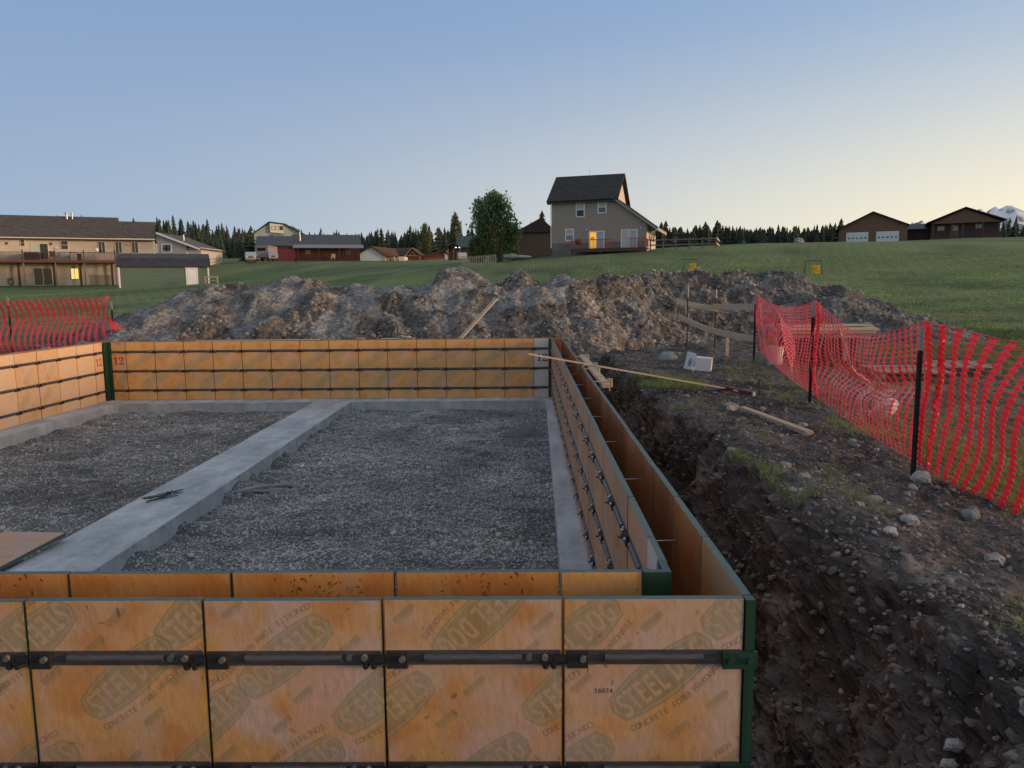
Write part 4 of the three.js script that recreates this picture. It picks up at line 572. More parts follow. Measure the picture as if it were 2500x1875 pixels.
// ---------------------------------------------------------------- houses
const glassM = new THREE.MeshPhysicalMaterial({ color: rgb(0.015, 0.017, 0.02), roughness: 0.08, metalness: 0, specularIntensity: 0.8 }), blindM = mat([0.40, 0.43, 0.46], 0.5), curtainM = mat([0.50, 0.50, 0.46], 0.6), whiteM = mat([0.74, 0.74, 0.74], 0.6), creamTrimM = mat([0.70, 0.62, 0.52], 0.7);
const litM = new THREE.MeshStandardMaterial({ color: rgb(0.3, 0.25, 0.1), emissive: rgb(1.0, 0.72, 0.22), emissiveIntensity: 0.95, roughness: 0.6 }), litOrangeM = new THREE.MeshStandardMaterial({ color: rgb(0.4, 0.22, 0.05), emissive: rgb(1.0, 0.46, 0.045), emissiveIntensity: 0.85, roughness: 0.6 });
const siding = (c) => { const b = sidingBump.clone(); b.repeat.set(1, 0.9); b.needsUpdate = true; return mat(c, 0.8, { bumpMap: b, bumpScale: 0.02 }); };
const roofing = (c) => mat(c, 0.92, { map: rep(shingleMap, 0.25) });
// window in the plane z, facing +z; panes: list of [material, x fraction from, to, y fraction from, to]
function win(parent, x0, x1, y0, y1, z, frame, panes, fw = 0.08, name = 'window') {
  const w = part(parent, name, [boxB(x0, x1, y1 - fw, y1, z + 0.002, z + 0.06), boxB(x0, x1, y0, y0 + fw, z + 0.002, z + 0.06), boxB(x0, x0 + fw, y0 + fw, y1 - fw, z + 0.002, z + 0.06), boxB(x1 - fw, x1, y0 + fw, y1 - fw, z + 0.002, z + 0.06)], frame), X = (f) => lerp(x0 + fw, x1 - fw, f), Yf = (f) => lerp(y0 + fw, y1 - fw, f);
  for (const [m, a, b, c, d] of panes) part(w, 'pane', [boxB(X(a) + 0.012, X(b) - 0.012, Yf(c) + 0.012, Yf(d) - 0.012, z + 0.004, z + 0.02)], m);
  const bars = []; for (const [m, a, b, c, d] of panes) { if (a > 0) bars.push(boxB(X(a) - fw * 0.4, X(a) + fw * 0.4, Yf(0), Yf(1), z + 0.003, z + 0.05)); if (c > 0) bars.push(boxB(X(0), X(1), Yf(c) - fw * 0.4, Yf(c) + fw * 0.4, z + 0.0035, z + 0.052)); }
  if (bars.length) part(w, 'mullion', bars, frame); return w;
}
const hung = (top = blindM, low = glassM) => [[top, 0, 1, 0.5, 1], [low, 0, 1, 0, 0.5]], slide = (l, r) => [[l, 0, 0.5, 0, 1], [r, 0.5, 1, 0, 1]];
function slabRoof(a, b, th, x0, x1) { // roof plane between (z, y) points a and b, from x0 to x1
  const [z0, y0] = a, [z1, y1] = b, l = Math.hypot(z1 - z0, y1 - y0), nz = -(y1 - y0) / l, ny = (z1 - z0) / l, s = ny < 0 ? -1 : 1;
  const pts = [[z0, y0], [z1, y1], [z1 + nz * th * s, y1 + ny * th * s], [z0 + nz * th * s, y0 + ny * th * s]]; const sh = new THREE.Shape(pts.map(([z, y]) => new THREE.Vector2(-z, y))); return new THREE.ExtrudeGeometry(sh, { depth: x1 - x0, bevelEnabled: false }).rotateY(Math.PI / 2).translate(x0, 0, 0);
}
const gableX = (pts, x0, x1) => { const sh = new THREE.Shape(pts.map(([z, y]) => new THREE.Vector2(-z, y))); return new THREE.ExtrudeGeometry(sh, { depth: x1 - x0, bevelEnabled: false }).rotateY(Math.PI / 2).translate(x0, 0, 0); };   // outline in (z, y) drawn out along x
function rail(parent, name, x0, x1, y0, y1, z, m, step = 0.14, along = 'x') {
  const gs = [], L = x1 - x0, B4 = (a, b, c, d, e, f) => (along === 'x' ? boxB(a, b, c, d, z + e, z + f) : boxB(z + e, z + f, c, d, a, b)); gs.push(B4(x0, x1, y1 - 0.06, y1, -0.05, 0.05), B4(x0, x1, y0 + 0.08, y0 + 0.13, -0.02, 0.02)); for (let x = x0 + step / 2; x < x1; x += step) gs.push(B4(x - 0.018, x + 0.018, y0 + 0.13, y1 - 0.06, -0.018, 0.018)); return part(parent, name, gs, m);
}
{ // taupe two-storey house
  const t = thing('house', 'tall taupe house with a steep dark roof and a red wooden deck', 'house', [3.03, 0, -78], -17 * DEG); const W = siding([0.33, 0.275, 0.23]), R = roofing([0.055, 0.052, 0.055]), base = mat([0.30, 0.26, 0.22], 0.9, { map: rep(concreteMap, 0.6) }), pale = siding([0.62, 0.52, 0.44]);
  part(t, 'wall', [prism([[0, 6.85], [9.83, 6.85], [9.83, 8.66], [6.55, 11.20], [0, 11.20]], -7.2, 0), gableX([[0, 11.2], [-3.6, 13.85], [-7.2, 11.2]], 0.02, 6.55)], W);
  part(t, 'foundation', [boxB(0.03, 9.80, 4.4, 6.85, -7.17, -0.03)], base);
  part(t, 'sunlit_gable', [gableX([[-0.25, 11.3], [-3.6, 13.78], [-6.95, 11.3], [-6.95, 10.6], [-0.25, 10.9]], 6.555, 6.60)], pale);  // paler copy of the siding: evening sun painted on the gable end
  part(t, 'sunlit_side', [boxB(9.832, 9.86, 5.9, 8.62, -7.1, -0.06)], pale);  // same paler siding, sunlight painted into the right-facing wall
  const roof = part(t, 'roof', [slabRoof([0.45, 11.02], [-3.6, 14.0], 0.16, -0.42, 7.02), slabRoof([-3.6, 14.0], [-7.75, 10.75], 0.16, -0.42, 7.02)], R);
  part(roof, 'vent_pipe', [cyl(0.04, 0.04, 0.75, 3.3, 14.35, -3.5, 8)], whiteM);
  const wr = part(t, 'roof', [new THREE.ExtrudeGeometry(new THREE.Shape([[6.5, 11.25], [10.95, 7.98], [10.95, 8.16], [6.5, 11.43]].map(([x, y]) => new THREE.Vector2(x, y))), { depth: 8.0, bevelEnabled: false }).translate(0, 0, -7.6)], R);
  part(wr, 'fascia', [new THREE.ExtrudeGeometry(new THREE.Shape([[6.5, 11.10], [10.98, 7.84], [10.98, 8.05], [6.5, 11.31]].map(([x, y]) => new THREE.Vector2(x, y))), { depth: 0.03, bevelEnabled: false }).translate(0, 0, 0.405), boxB(10.952, 10.985, 7.86, 8.17, -7.6, 0.40)], mat([0.34, 0.31, 0.28], 0.7));
  part(roof, 'fascia', [boxB(-0.42, 7.02, 10.90, 11.06, 0.40, 0.43)], mat([0.06, 0.055, 0.055], 0.8));
  part(roof, 'gutter', [boxB(-0.40, -0.05, 10.85, 11.0, -0.1, 0.38)], mat([0.06, 0.06, 0.06], 0.7)); part(t, 'downpipe', [boxB(-0.10, -0.02, 6.4, 10.9, 0.02, 0.10)], whiteM);
  const litSill = mat([0.34, 0.34, 0.35], 0.6);
  win(t, 2.57, 3.51, 9.45, 10.98, 0, whiteM, hung(blindM, glassM), 0.10); win(t, 4.85, 5.77, 9.76, 11.03, 0, whiteM, hung(blindM, mat([0.12, 0.14, 0.14], 0.3)), 0.10); win(t, 1.45, 2.38, 7.08, 8.32, 0, whiteM, hung(blindM, mat([0.20, 0.22, 0.24], 0.3)), 0.10);
  win(t, 3.94, 5.57, 6.17, 8.02, 0, whiteM, slide(litOrangeM, blindM), 0.11, 'sliding_door'); win(t, 7.25, 8.94, 6.20, 8.08, 0, whiteM, slide(curtainM, blindM), 0.11, 'sliding_door');
  part(t, 'wreath', [new THREE.TorusGeometry(0.12, 0.05, 6, 14).translate(4.34, 7.25, 0.05)], mat([0.20, 0.10, 0.03], 0.9));
  for (const x of [3.7, 9.25]) part(t, 'wall_light', [boxB(x - 0.06, x + 0.06, 8.10, 8.22, 0.01, 0.12)], whiteM);
  for (const [zz, w] of [[-1.9, 0.9], [-3.6, 0.9], [-5.3, 0.9]]) { const f = part(t, 'window', [boxB(9.861, 9.90, 6.9, 8.3, zz - w / 2, zz + w / 2)], whiteM); part(f, 'pane', [boxB(9.901, 9.91, 7.0, 8.2, zz - w / 2 + 0.08, zz + w / 2 - 0.08)], glassM); }
  const red = mat([0.32, 0.10, 0.07], 0.8), dark = mat([0.09, 0.055, 0.045], 0.85);
  const d = part(t, 'deck', [boxB(2.55, 10.1, 6.02, 6.16, 0.02, 2.4), boxB(2.55, 10.1, 5.80, 6.02, 2.32, 2.38)], dark);
  for (const x of [2.7, 5.6, 8.4, 9.95]) part(d, 'post', [boxB(x - 0.06, x + 0.06, 4.6, 6.02, 2.2, 2.32)], dark);
  rail(d, 'railing', 2.6, 6.9, 6.16, 7.05, 2.32, red); rail(d, 'railing', 8.35, 10.05, 6.16, 7.08, 2.32, red); rail(d, 'railing', 0.1, 2.3, 6.16, 7.05, 10.05, red, 0.14, 'z');
  part(d, 'post', [boxB(2.58, 2.68, 6.16, 7.1, 2.27, 2.37)], red); part(d, 'post', [boxB(6.1, 6.2, 6.16, 7.25, 2.27, 2.37)], red); part(d, 'post', [boxB(9.96, 10.06, 6.16, 7.1, 2.27, 2.37)], red);
  const g = thing('grill', 'dark round-lidded grill standing on the red deck', 'grill', [3.03 + 3.2 * Math.cos(17 * DEG) - 1.4 * Math.sin(17 * DEG), 6.165, -78 + 3.2 * Math.sin(17 * DEG) + 1.4 * Math.cos(17 * DEG)], -17 * DEG); part(g, 'bowl', [new THREE.SphereGeometry(0.42, 14, 10).scale(1, 0.75, 0.8).translate(0, 0.72, 0)], mat([0.07, 0.03, 0.025], 0.6)); for (const [a, b] of [[-0.2, 0.15], [0.2, 0.15], [0, -0.2]]) part(g, 'leg', [rod([a, 0.55, b], [a * 1.5, 0, b * 1.5], 0.02)], postM);
  // paddock fence beside the house
  const f = thing('rail_fence', 'wooden rail fence running out to the side of the taupe house', 'rail fence', [3.03, 0, -78], -17 * DEG), fm = mat([0.17, 0.14, 0.115], 0.9), fmLit = mat([0.52, 0.38, 0.30], 0.9);  // second wood tone is the first with peach sunlight painted in
  for (let i = 0; i <= 5; i++) { const x = 10.4 + i * 1.25; part(f, 'post', [boxB(x - 0.06, x + 0.06, 5.4, 7.0, 1.2, 1.32)], fm); } for (const y of [6.30, 6.78]) part(f, 'rail', [boxB(10.3, 16.7, y, y + 0.13, 1.33, 1.37)], fm); for (const y of [6.33, 6.80]) part(f, 'rail', [boxB(16.72, 16.78, y, y + 0.16, -3.8, 1.30)], fmLit);
}
{ // dark garage behind the taupe house
  const t = thing('garage', 'dark low garage standing behind the taupe house', 'garage', [-0.9, 0, -90], 0); part(t, 'wall', [boxB(0.5, 4.4, 4.6, 9.0, -5, 0)], siding([0.055, 0.05, 0.047])); part(t, 'roof', [prism([[-0.1, 8.9], [3.1, 10.6], [5, 8.9]], -5.4, 0.4)], roofing([0.035, 0.033, 0.04]));
}
{ // beige house with the long balcony
  const t = thing('house', 'long beige house with a dark brown roof and a red-brown balcony', 'house', [-64, 0, -86], 24 * DEG); const W = mat([0.86, 0.71, 0.57], 0.85, { map: rep(concreteMap, 0.4) }), R = roofing([0.15, 0.118, 0.10]), br = mat([0.145, 0.055, 0.042], 0.8), dk = mat([0.075, 0.045, 0.038], 0.85);
  part(t, 'wall', [boxB(-5, 19.1, 2.4, 8.75, -9, 0)], W);
  const roof = part(t, 'roof', [slabRoof([0.62, 8.72], [-4.6, 11.62], 0.18, -5.5, 15.1), slabRoof([-4.6, 11.62], [-9.8, 8.72], 0.18, -5.5, 15.1), slabRoof([0.60, 8.71], [-3.7, 11.10], 0.17, 15.1, 19.35), slabRoof([-3.7, 11.10], [-8.0, 8.71], 0.17, 15.1, 19.35)], R);
  part(roof, 'fascia', [boxB(-5.5, 19.38, 8.70, 8.86, 0.64, 0.67)], creamTrimM); part(roof, 'soffit', [boxB(-5.5, 19.3, 8.56, 8.69, 0.02, 0.62)], dk);
  part(roof, 'chimney_pipe', [cyl(0.15, 0.14, 0.95, 9.4, 11.62, -3.9, 12), cyl(0.22, 0.20, 0.14, 9.4, 12.12, -3.9, 12), cyl(0.22, 0.2, 0.2, 9.4, 11.2, -3.9, 12)], zincM); part(roof, 'chimney_pipe', [cyl(0.10, 0.10, 0.9, 10.0, 11.62, -3.9, 12), cyl(0.16, 0.16, 0.12, 10.0, 12.1, -3.9, 12)], zincM);
  part(t, 'gable', [gableX([[0, 8.7], [-4.6, 11.5], [-9, 8.7]], -5, 15.0), gableX([[0, 8.7], [-3.7, 11.0], [-8, 8.7]], 15.02, 19.08)], W);
  const dg = mat([0.02, 0.02, 0.022], 0.15);
  win(t, 4.81, 5.31, 7.76, 8.57, 0, creamTrimM, hung(dg, dg), 0.05); win(t, 5.85, 7.69, 6.15, 8.16, 0, creamTrimM, slide(curtainM, dg), 0.07, 'sliding_door'); win(t, 8.98, 9.78, 7.42, 8.5, 0, creamTrimM, hung(dg, dg), 0.05);
  for (const x of [12.97, 14.83, 16.64]) win(t, x, x + 0.78, 7.06, 8.46, 0, creamTrimM, slide(dg, dg), 0.05); win(t, 1.2, 2.0, 7.4, 8.5, 0, creamTrimM, hung(dg, dg), 0.05);
  win(t, 9.78, 10.68, 3.84, 5.22, 0, mat([0.10, 0.08, 0.06], 0.7), slide(litM, litM), 0.05); win(t, 5.91, 7.86, 3.15, 5.25, 0, creamTrimM, slide(dg, dg), 0.05, 'sliding_door');
  for (const x of [3.5, 8.0]) part(t, 'wall_light', [boxB(x - 0.07, x + 0.07, 7.95, 8.25, 0.01, 0.13)], mat([0.06, 0.04, 0.03], 0.6));
  part(t, 'panel', [boxB(11.8, 14.4, 3.05, 4.4, 0.01, 0.06)], mat([0.36, 0.27, 0.20], 0.85));
  const d = part(t, 'balcony', [boxB(-5, 15.35, 5.80, 6.12, 0.02, 2.2)], br);
  for (const x of [1.2, 5.29, 8.54, 11.55, 14.85]) { part(d, 'post', [boxB(x - 0.07, x + 0.07, 2.6, 5.80, 1.9, 2.05)], mat([0.27, 0.19, 0.14], 0.85)); part(d, 'post', [boxB(x - 0.06, x + 0.06, 6.12, 7.32, 2.1, 2.2)], dk); }
  for (const x of [4.6, 8.2, 11.0, 14.4]) part(t, 'pilaster', [boxB(x - 0.18, x + 0.05, 2.6, 5.79, 0.6, 0.75)], dk);
  for (const [a, b] of [[-4.9, 1.2], [1.2, 5.29], [5.29, 11.55], [11.55, 14.85], [14.85, 15.35]]) rail(d, 'railing', a + 0.06, b - 0.06, 6.12, 7.04, 2.15, dk, 0.13);
  part(t, 'hose_reel', [new THREE.TorusGeometry(0.27, 0.06, 6, 18).scale(0.85, 1.2, 1).translate(3.55, 3.62, 0.12), boxB(3.38, 3.72, 3.78, 4.08, 0.02, 0.2)], mat([0.14, 0.10, 0.055], 0.8));
  part(t, 'satellite_dish', [new THREE.SphereGeometry(0.28, 12, 6, 0, 6.3, 0, 1).rotateX(1.4).translate(13.0, 7.3, 2.2)], whiteM); part(t, 'spotlight', [boxB(8.4, 8.62, 7.55, 7.68, 0.02, 0.2)], whiteM);
  const dirX = [Math.cos(24 * DEG), -Math.sin(24 * DEG)], dirZ = [Math.sin(24 * DEG), Math.cos(24 * DEG)], put = (u, w) => [-64 + u * dirX[0] + w * dirZ[0], 6.125, -86 + u * dirX[1] + w * dirZ[1]];
  const chair = (u, a, l) => { const c = thing('deck_chair', l, 'chair', put(u, 1.2), 24 * DEG + a, 'chairs on the red-brown balcony'); part(c, 'seat', [box(0.55, 0.05, 0.5, 0, 0.42, 0)], dk); part(c, 'backrest', [box(0.55, 0.65, 0.05).rotateX(-0.3).translate(0, 0.75, -0.32)], dk); for (const [x, z] of [[-0.25, 0.22], [0.25, 0.22], [-0.25, -0.22], [0.25, -0.22]]) part(c, 'leg', [boxB(x - 0.025, x + 0.025, 0, 0.42, z - 0.025, z + 0.025)], dk); };
  chair(8.15, 0.2, 'dark balcony chair facing out beside the sliding door'); chair(9.7, -1.4, 'dark reclining balcony chair turned sideways');
  const b = thing('bin', 'dark bin with a lid standing on the red-brown balcony', 'bin', put(11.0, 1.3), 24 * DEG); part(b, 'bin_body', [box(0.42, 0.7, 0.42, 0, 0.35, 0)], dk); part(b, 'bin_lid', [box(0.52, 0.06, 0.52, 0, 0.735, 0)], dk);
  const hb = thing('hot_tub', 'dark box-shaped hot tub on the red-brown balcony', 'hot tub', put(6.1, 1.2), 24 * DEG); part(hb, 'tub', [box(1.4, 0.75, 1.2, 0, 0.375, 0)], mat([0.04, 0.03, 0.03], 0.8)); part(hb, 'cover', [box(1.5, 0.10, 1.3, 0, 0.805, 0)], mat([0.10, 0.085, 0.075], 0.8));
}
{ // green shed
  const t = thing('shed', 'long low green shed with a dark double-pitched roof and white door', 'shed', [0, 0, -80]); const R = roofing([0.060, 0.062, 0.078]);
  part(t, 'wall', [boxB(-43.30, -34.40, 2.3, 4.98, -5, 0), gableX([[0, 4.9], [-0.9, 5.75], [-2.5, 6.25], [-4.1, 5.75], [-5, 4.9]], -43.25, -34.45)], siding([0.095, 0.145, 0.108]));
  part(t, 'roof', [slabRoof([0.22, 4.88], [-0.72, 5.82], 0.10, -43.50, -34.20), slabRoof([-5.22, 4.88], [-4.28, 5.82], -0.10, -43.50, -34.20)], R); part(t, 'roof', [slabRoof([-0.70, 5.81], [-2.5, 6.36], 0.10, -43.50, -34.20), slabRoof([-2.5, 6.36], [-4.3, 5.81], 0.10, -43.50, -34.20)], roofing([0.095, 0.10, 0.125]));
  for (const [a, b] of [[-43.34, -43.18], [-34.52, -34.36]]) part(t, 'corner_trim', [boxB(a, b, 2.7, 4.90, -0.02, 0.04)], whiteM);
  const d = part(t, 'door', [boxB(-36.62, -35.66, 2.93, 4.78, 0.005, 0.05)], whiteM); part(d, 'door_frame', [boxB(-36.76, -36.64, 2.9, 4.9, 0.006, 0.07), boxB(-35.64, -35.52, 2.9, 4.9, 0.006, 0.07), boxB(-36.80, -35.48, 4.80, 4.93, 0.006, 0.08)], whiteM); part(d, 'handle', [cyl(0.04, 0.04, 0.06, -36.5, 3.85, 0.08, 8)], zincM);
  const b = thing('timber_rack', 'low pale timber rack on the grass beside the green shed', 'timber rack', [-33.4, groundY(-33.4, -79), -79]); recentre(t, -38.9, 25 * DEG); part(b, 'rail', [box(1.5, 0.16, 0.1, 0, 0.72, 0)], pineM); part(b, 'rail', [box(1.5, 0.08, 0.1, 0, 0.30, 0)], pineM); for (const x of [-0.65, 0.65]) part(b, 'leg', [box(0.12, 0.8, 0.12, x, 0.4, 0)], pineM);
}
{ // grey gabled house behind
  const t = thing('house', 'grey house with a white-edged low gable behind the green shed', 'house', [0, 0, -115]); const W = siding([0.40, 0.35, 0.335]);
  part(t, 'wall', [prism([[-61, 6], [-51.7, 6], [-51.7, 9.45], [-55.97, 11.0], [-61, 9.2]], -9, 0)], W); part(t, 'sunlit_side_wall', [boxB(-51.68, -49.7, 6, 9.0, -9, -0.6)], siding([0.48, 0.43, 0.39]));  // right side in a lighter siding copy, evening light put into its colour
  const r = part(t, 'roof', [new THREE.ExtrudeGeometry(new THREE.Shape([[-61.6, 9.05], [-55.97, 11.12], [-49.4, 8.62], [-49.4, 8.78], [-55.97, 11.30], [-61.6, 9.22]].map(([x, y]) => new THREE.Vector2(x, y))), { depth: 9.8, bevelEnabled: false }).translate(0, 0, -9.4)], roofing([0.16, 0.14, 0.13])); part(r, 'fascia', [new THREE.ExtrudeGeometry(new THREE.Shape([[-61.6, 8.95], [-55.97, 11.02], [-49.4, 8.50], [-49.4, 8.80], [-55.97, 11.32], [-61.6, 9.24]].map(([x, y]) => new THREE.Vector2(x, y))), { depth: 0.04, bevelEnabled: false }).translate(0, 0, 0.405)], whiteM); part(r, 'vent_pipe', [cyl(0.14, 0.14, 0.9, -52.9, 10.6, -2, 10)], zincM);
  const gp = mat([0.10, 0.12, 0.12], 0.2); win(t, -56.9, -56.2, 8.25, 9.55, 0, whiteM, hung(gp, gp), 0.12); win(t, -55.5, -53.95, 8.25, 9.55, 0, whiteM, [[gp, 0, 0.5, 0, 0.5], [gp, 0.5, 1, 0, 0.5], [gp, 0, 0.5, 0.5, 1], [gp, 0.5, 1, 0.5, 1]], 0.12);
}
{ // dark red house with the long porch
  const t = thing('house', 'long dark red house with a slate-blue metal roof and deep porch', 'house', [0, 0, -150]); const W = siding([0.095, 0.019, 0.023]), W2 = mat([0.058, 0.021, 0.021], 0.85), R = mat([0.085, 0.088, 0.105], 0.55, { map: rep(shingleMap, 0.3) }), R2 = mat([0.17, 0.185, 0.22], 0.5);
  part(t, 'wall', [boxB(-51.9, -45.2, 7.2, 11.0, -8, 0.3)], W); part(t, 'wall', [boxB(-45.2, -32.5, 7.2, 10.8, -9, -1.6)], W2);
  part(t, 'roof', [slabRoof([0.8, 10.9], [-3.8, 13.0], 0.15, -52.6, -45.55), slabRoof([-3.8, 13.0], [-8.4, 10.9], 0.15, -52.6, -45.55)], R); const r = part(t, 'roof', [slabRoof([-0.6, 11.25], [-5, 13.45], 0.15, -45.9, -32.2), slabRoof([-5, 13.45], [-9.5, 11.2], 0.15, -45.9, -32.2)], R); part(r, 'porch_roof', [slabRoof([0.9, 10.55], [-0.62, 11.24], 0.12, -45.6, -31.8)], R2); part(r, 'chimney_pipe', [cyl(0.14, 0.14, 2.6, -44.2, 12.6, -2.0, 10)], zincM);
  part(t, 'gable', [gableX([[0.2, 10.9], [-3.8, 12.9], [-8, 10.9]], -51.9, -45.3), gableX([[-1.6, 10.8], [-5, 13.3], [-9, 10.8]], -45.2, -32.5)], W2);
  const d = part(t, 'porch_deck', [boxB(-44.9, -32.5, 7.3, 8.25, -1.55, 0.6)], W2); for (const x of [-44.6, -40.6, -36.6, -32.7]) part(d, 'post', [boxB(x - 0.09, x + 0.09, 8.25, 10.6, 0.4, 0.58)], W2); rail(d, 'railing', -44.5, -32.8, 8.25, 9.0, 0.5, W2, 0.22);
  win(t, -43.3, -42.2, 9.45, 10.35, -1.6, mat([0.12, 0.06, 0.03], 0.8), slide(mat([0.16, 0.09, 0.03], 0.3), mat([0.16, 0.09, 0.03], 0.3)), 0.07); win(t, -35.4, -34.2, 9.3, 10.3, -1.6, W2, slide(glassM, glassM), 0.07);
  part(t, 'garage_door', [boxB(-51.2, -46.6, 7.7, 10.4, 0.31, 0.36)], siding([0.105, 0.020, 0.025]));
  recentre(t, -42, 14 * DEG);
  const c = thing('porch_chair', 'pale wooden chair on the porch of the dark red house', 'chair', [-37.7, 8.255, -149.9]); part(c, 'seat', [box(0.7, 0.08, 0.6, 0, 0.42, 0)], pineM); part(c, 'backrest', [box(0.7, 0.75, 0.08, 0, 0.8, -0.3)], pineM); for (const x of [-0.32, 0.32]) { part(c, 'leg', [boxB(x - 0.05, x + 0.05, 0, 0.65, 0.22, 0.32)], pineM); part(c, 'armrest', [boxB(x - 0.06, x + 0.06, 0.65, 0.70, -0.3, 0.34)], pineM); }
}
{ // grey house with the dormer
  const t = thing('house', 'grey-green house with a green metal roof and a lit white dormer', 'house', [0, 0, -185]); const W = siding([0.31, 0.34, 0.34]), G = mat([0.10, 0.18, 0.135], 0.5), G2 = mat([0.04, 0.06, 0.055], 0.7);
  part(t, 'wall', [prism([[-65.2, 9.5], [-52.6, 9.5], [-52.6, 15.4], [-58.2, 18.2], [-61.6, 18.5], [-65.2, 16.0]], -8, 0)], W);
  part(t, 'roof', [new THREE.ExtrudeGeometry(new THREE.Shape([[-65.6, 15.8], [-61.6, 18.7], [-61.6, 18.95], [-65.6, 16.05]].map(([x, y]) => new THREE.Vector2(x, y))), { depth: 9, bevelEnabled: false }).translate(0, 0, -8.5), new THREE.ExtrudeGeometry(new THREE.Shape([[-61.6, 18.7], [-57.9, 18.25], [-52.0, 15.1], [-52.0, 15.3], [-57.9, 18.5], [-61.6, 18.95]].map(([x, y]) => new THREE.Vector2(x, y))), { depth: 9, bevelEnabled: false }).translate(0, 0, -8.5)], G2);
  part(t, 'roof_slope', [new THREE.ExtrudeGeometry(new THREE.Shape([[-58.2, 18.25], [-55.9, 17.8], [-52.6, 15.5], [-54.6, 14.8], [-55.4, 15.9]].map(([x, y]) => new THREE.Vector2(x, y))), { depth: 0.12, bevelEnabled: false }).translate(0, 0, 0.02), new THREE.ExtrudeGeometry(new THREE.Shape([[-61.2, 16.35], [-58.4, 16.15], [-56.6, 14.6], [-59.8, 14.6]].map(([x, y]) => new THREE.Vector2(x, y))), { depth: 0.12, bevelEnabled: false }).rotateX(-0.2).translate(0, -0.1, 3.6)], G);
  const d = part(t, 'dormer', [prism([[-61.4, 16.3], [-58.4, 16.1], [-58.46, 18.15], [-61.45, 18.5]], 0.02, 0.7)], mat([0.66, 0.62, 0.53], 0.7)); [[-61.0, 0], [-60.05, 1], [-59.15, 2]].forEach(([x, i]) => win(d, x, x + 0.7, 16.85, 17.85, 0.7, mat([0.05, 0.05, 0.045], 0.6), [[i === 2 ? glassM : mat([0.75, 0.68, 0.50], 0.3), 0, 1, 0, 1]], 0.06)); recentre(t, -59, 18 * DEG);
}
{ // white house, brown roof
  const t = thing('house', 'white gabled house with a reddish brown shingle roof', 'house', [0, 0, -165]); const R = roofing([0.20, 0.085, 0.048]), W = mat([0.64, 0.66, 0.64], 0.8), L = mat([0.72, 0.62, 0.47], 0.8);
  part(t, 'wall', [prism([[-35.5, 7.6], [-30.0, 7.6], [-30.0, 9.6], [-33.0, 11.5], [-35.5, 10.1]], -12, 0)], W); part(t, 'sunlit_side_wall', [boxB(-29.98, -25.8, 7.6, 9.4, -12, -0.5)], L);  // side wall painted warmer and lighter as if lit from the right
  const r = part(t, 'roof', [new THREE.ExtrudeGeometry(new THREE.Shape([[-36.0, 9.75], [-33.04, 11.55], [-29.6, 9.38], [-29.6, 9.52], [-33.04, 11.75], [-36.0, 9.95]].map(([x, y]) => new THREE.Vector2(x, y))), { depth: 0.5, bevelEnabled: false })], mat([0.06, 0.045, 0.04], 0.8));
  const rs = new THREE.BufferGeometry(); rs.setAttribute('position', new THREE.Float32BufferAttribute([-33.0, 11.72, 0.5, -29.6, 9.5, 0.6, -27.0, 9.42, -0.3, -28.5, 11.35, -5, -33.0, 11.55, 0.45, -29.6, 9.33, 0.55, -27.0, 9.25, -0.35, -28.5, 11.18, -5.05], 3)); rs.setAttribute('uv', new THREE.Float32BufferAttribute([0, 0, 0, 4, 5, 4, 5, 0, 0, 0, 0, 4, 5, 4, 5, 0], 2)); rs.setIndex([0, 1, 2, 0, 2, 3, 4, 6, 5, 4, 7, 6, 1, 5, 2, 2, 5, 6]); const rn = rs.toNonIndexed(); rn.computeVertexNormals(); part(t, 'roof_slope', rn, mat([0.20, 0.085, 0.048], 0.9, { side: THREE.DoubleSide, map: rep(shingleMap, 0.5) }));
  for (const x of [-29.2, -28.4, -27.4]) win(t, x, x + 0.5, 8.1, 9.0, -0.5, L, [[glassM, 0, 1, 0, 1]], 0.05); for (const x of [-29.9, -28.0, -26.9, -25.9]) part(t, 'porch_post', [boxB(x - 0.08, x + 0.08, 7.7, 9.4, 0.1, 0.26)], L); part(t, 'porch_rail', [boxB(-28.0, -25.9, 8.4, 8.5, 0.12, 0.2)], L);
}
{ // log lodge
  const t = thing('house', 'brown log lodge with a timbered gable', 'house', [0, 0, -170]); const R = roofing([0.12, 0.058, 0.04]), W = mat([0.10, 0.045, 0.032], 0.85), T = mat([0.36, 0.20, 0.13], 0.8);
  part(t, 'wall', [prism([[-30, 7.6], [-23.3, 7.6], [-23.3, 9.9], [-24.65, 11.2], [-26.2, 9.7], [-30, 9.7]], -9, 0)], W); part(t, 'roof', [slabRoof([0.2, 9.65], [-4.5, 11.55], 0.2, -30.4, -25.2), new THREE.ExtrudeGeometry(new THREE.Shape([[-26.6, 9.4], [-24.64, 11.4], [-22.9, 9.9], [-22.9, 10.1], [-24.64, 11.62], [-26.6, 9.6]].map(([x, y]) => new THREE.Vector2(x, y))), { depth: 9, bevelEnabled: false }).translate(0, 0, -8.4)], R);
  part(t, 'timber_frame', [beam([-26.5, 9.55, 0.65], [-24.64, 11.48, 0.65], 0.1, 0.16), beam([-24.64, 11.48, 0.65], [-23.0, 10.0, 0.65], 0.1, 0.16), beam([-26.1, 9.75, 0.62], [-23.5, 9.75, 0.62], 0.1, 0.14), beam([-25.3, 9.8, 0.62], [-24.64, 10.7, 0.62], 0.08, 0.1), beam([-24.0, 9.8, 0.62], [-24.64, 10.7, 0.62], 0.08, 0.1)], T);
}
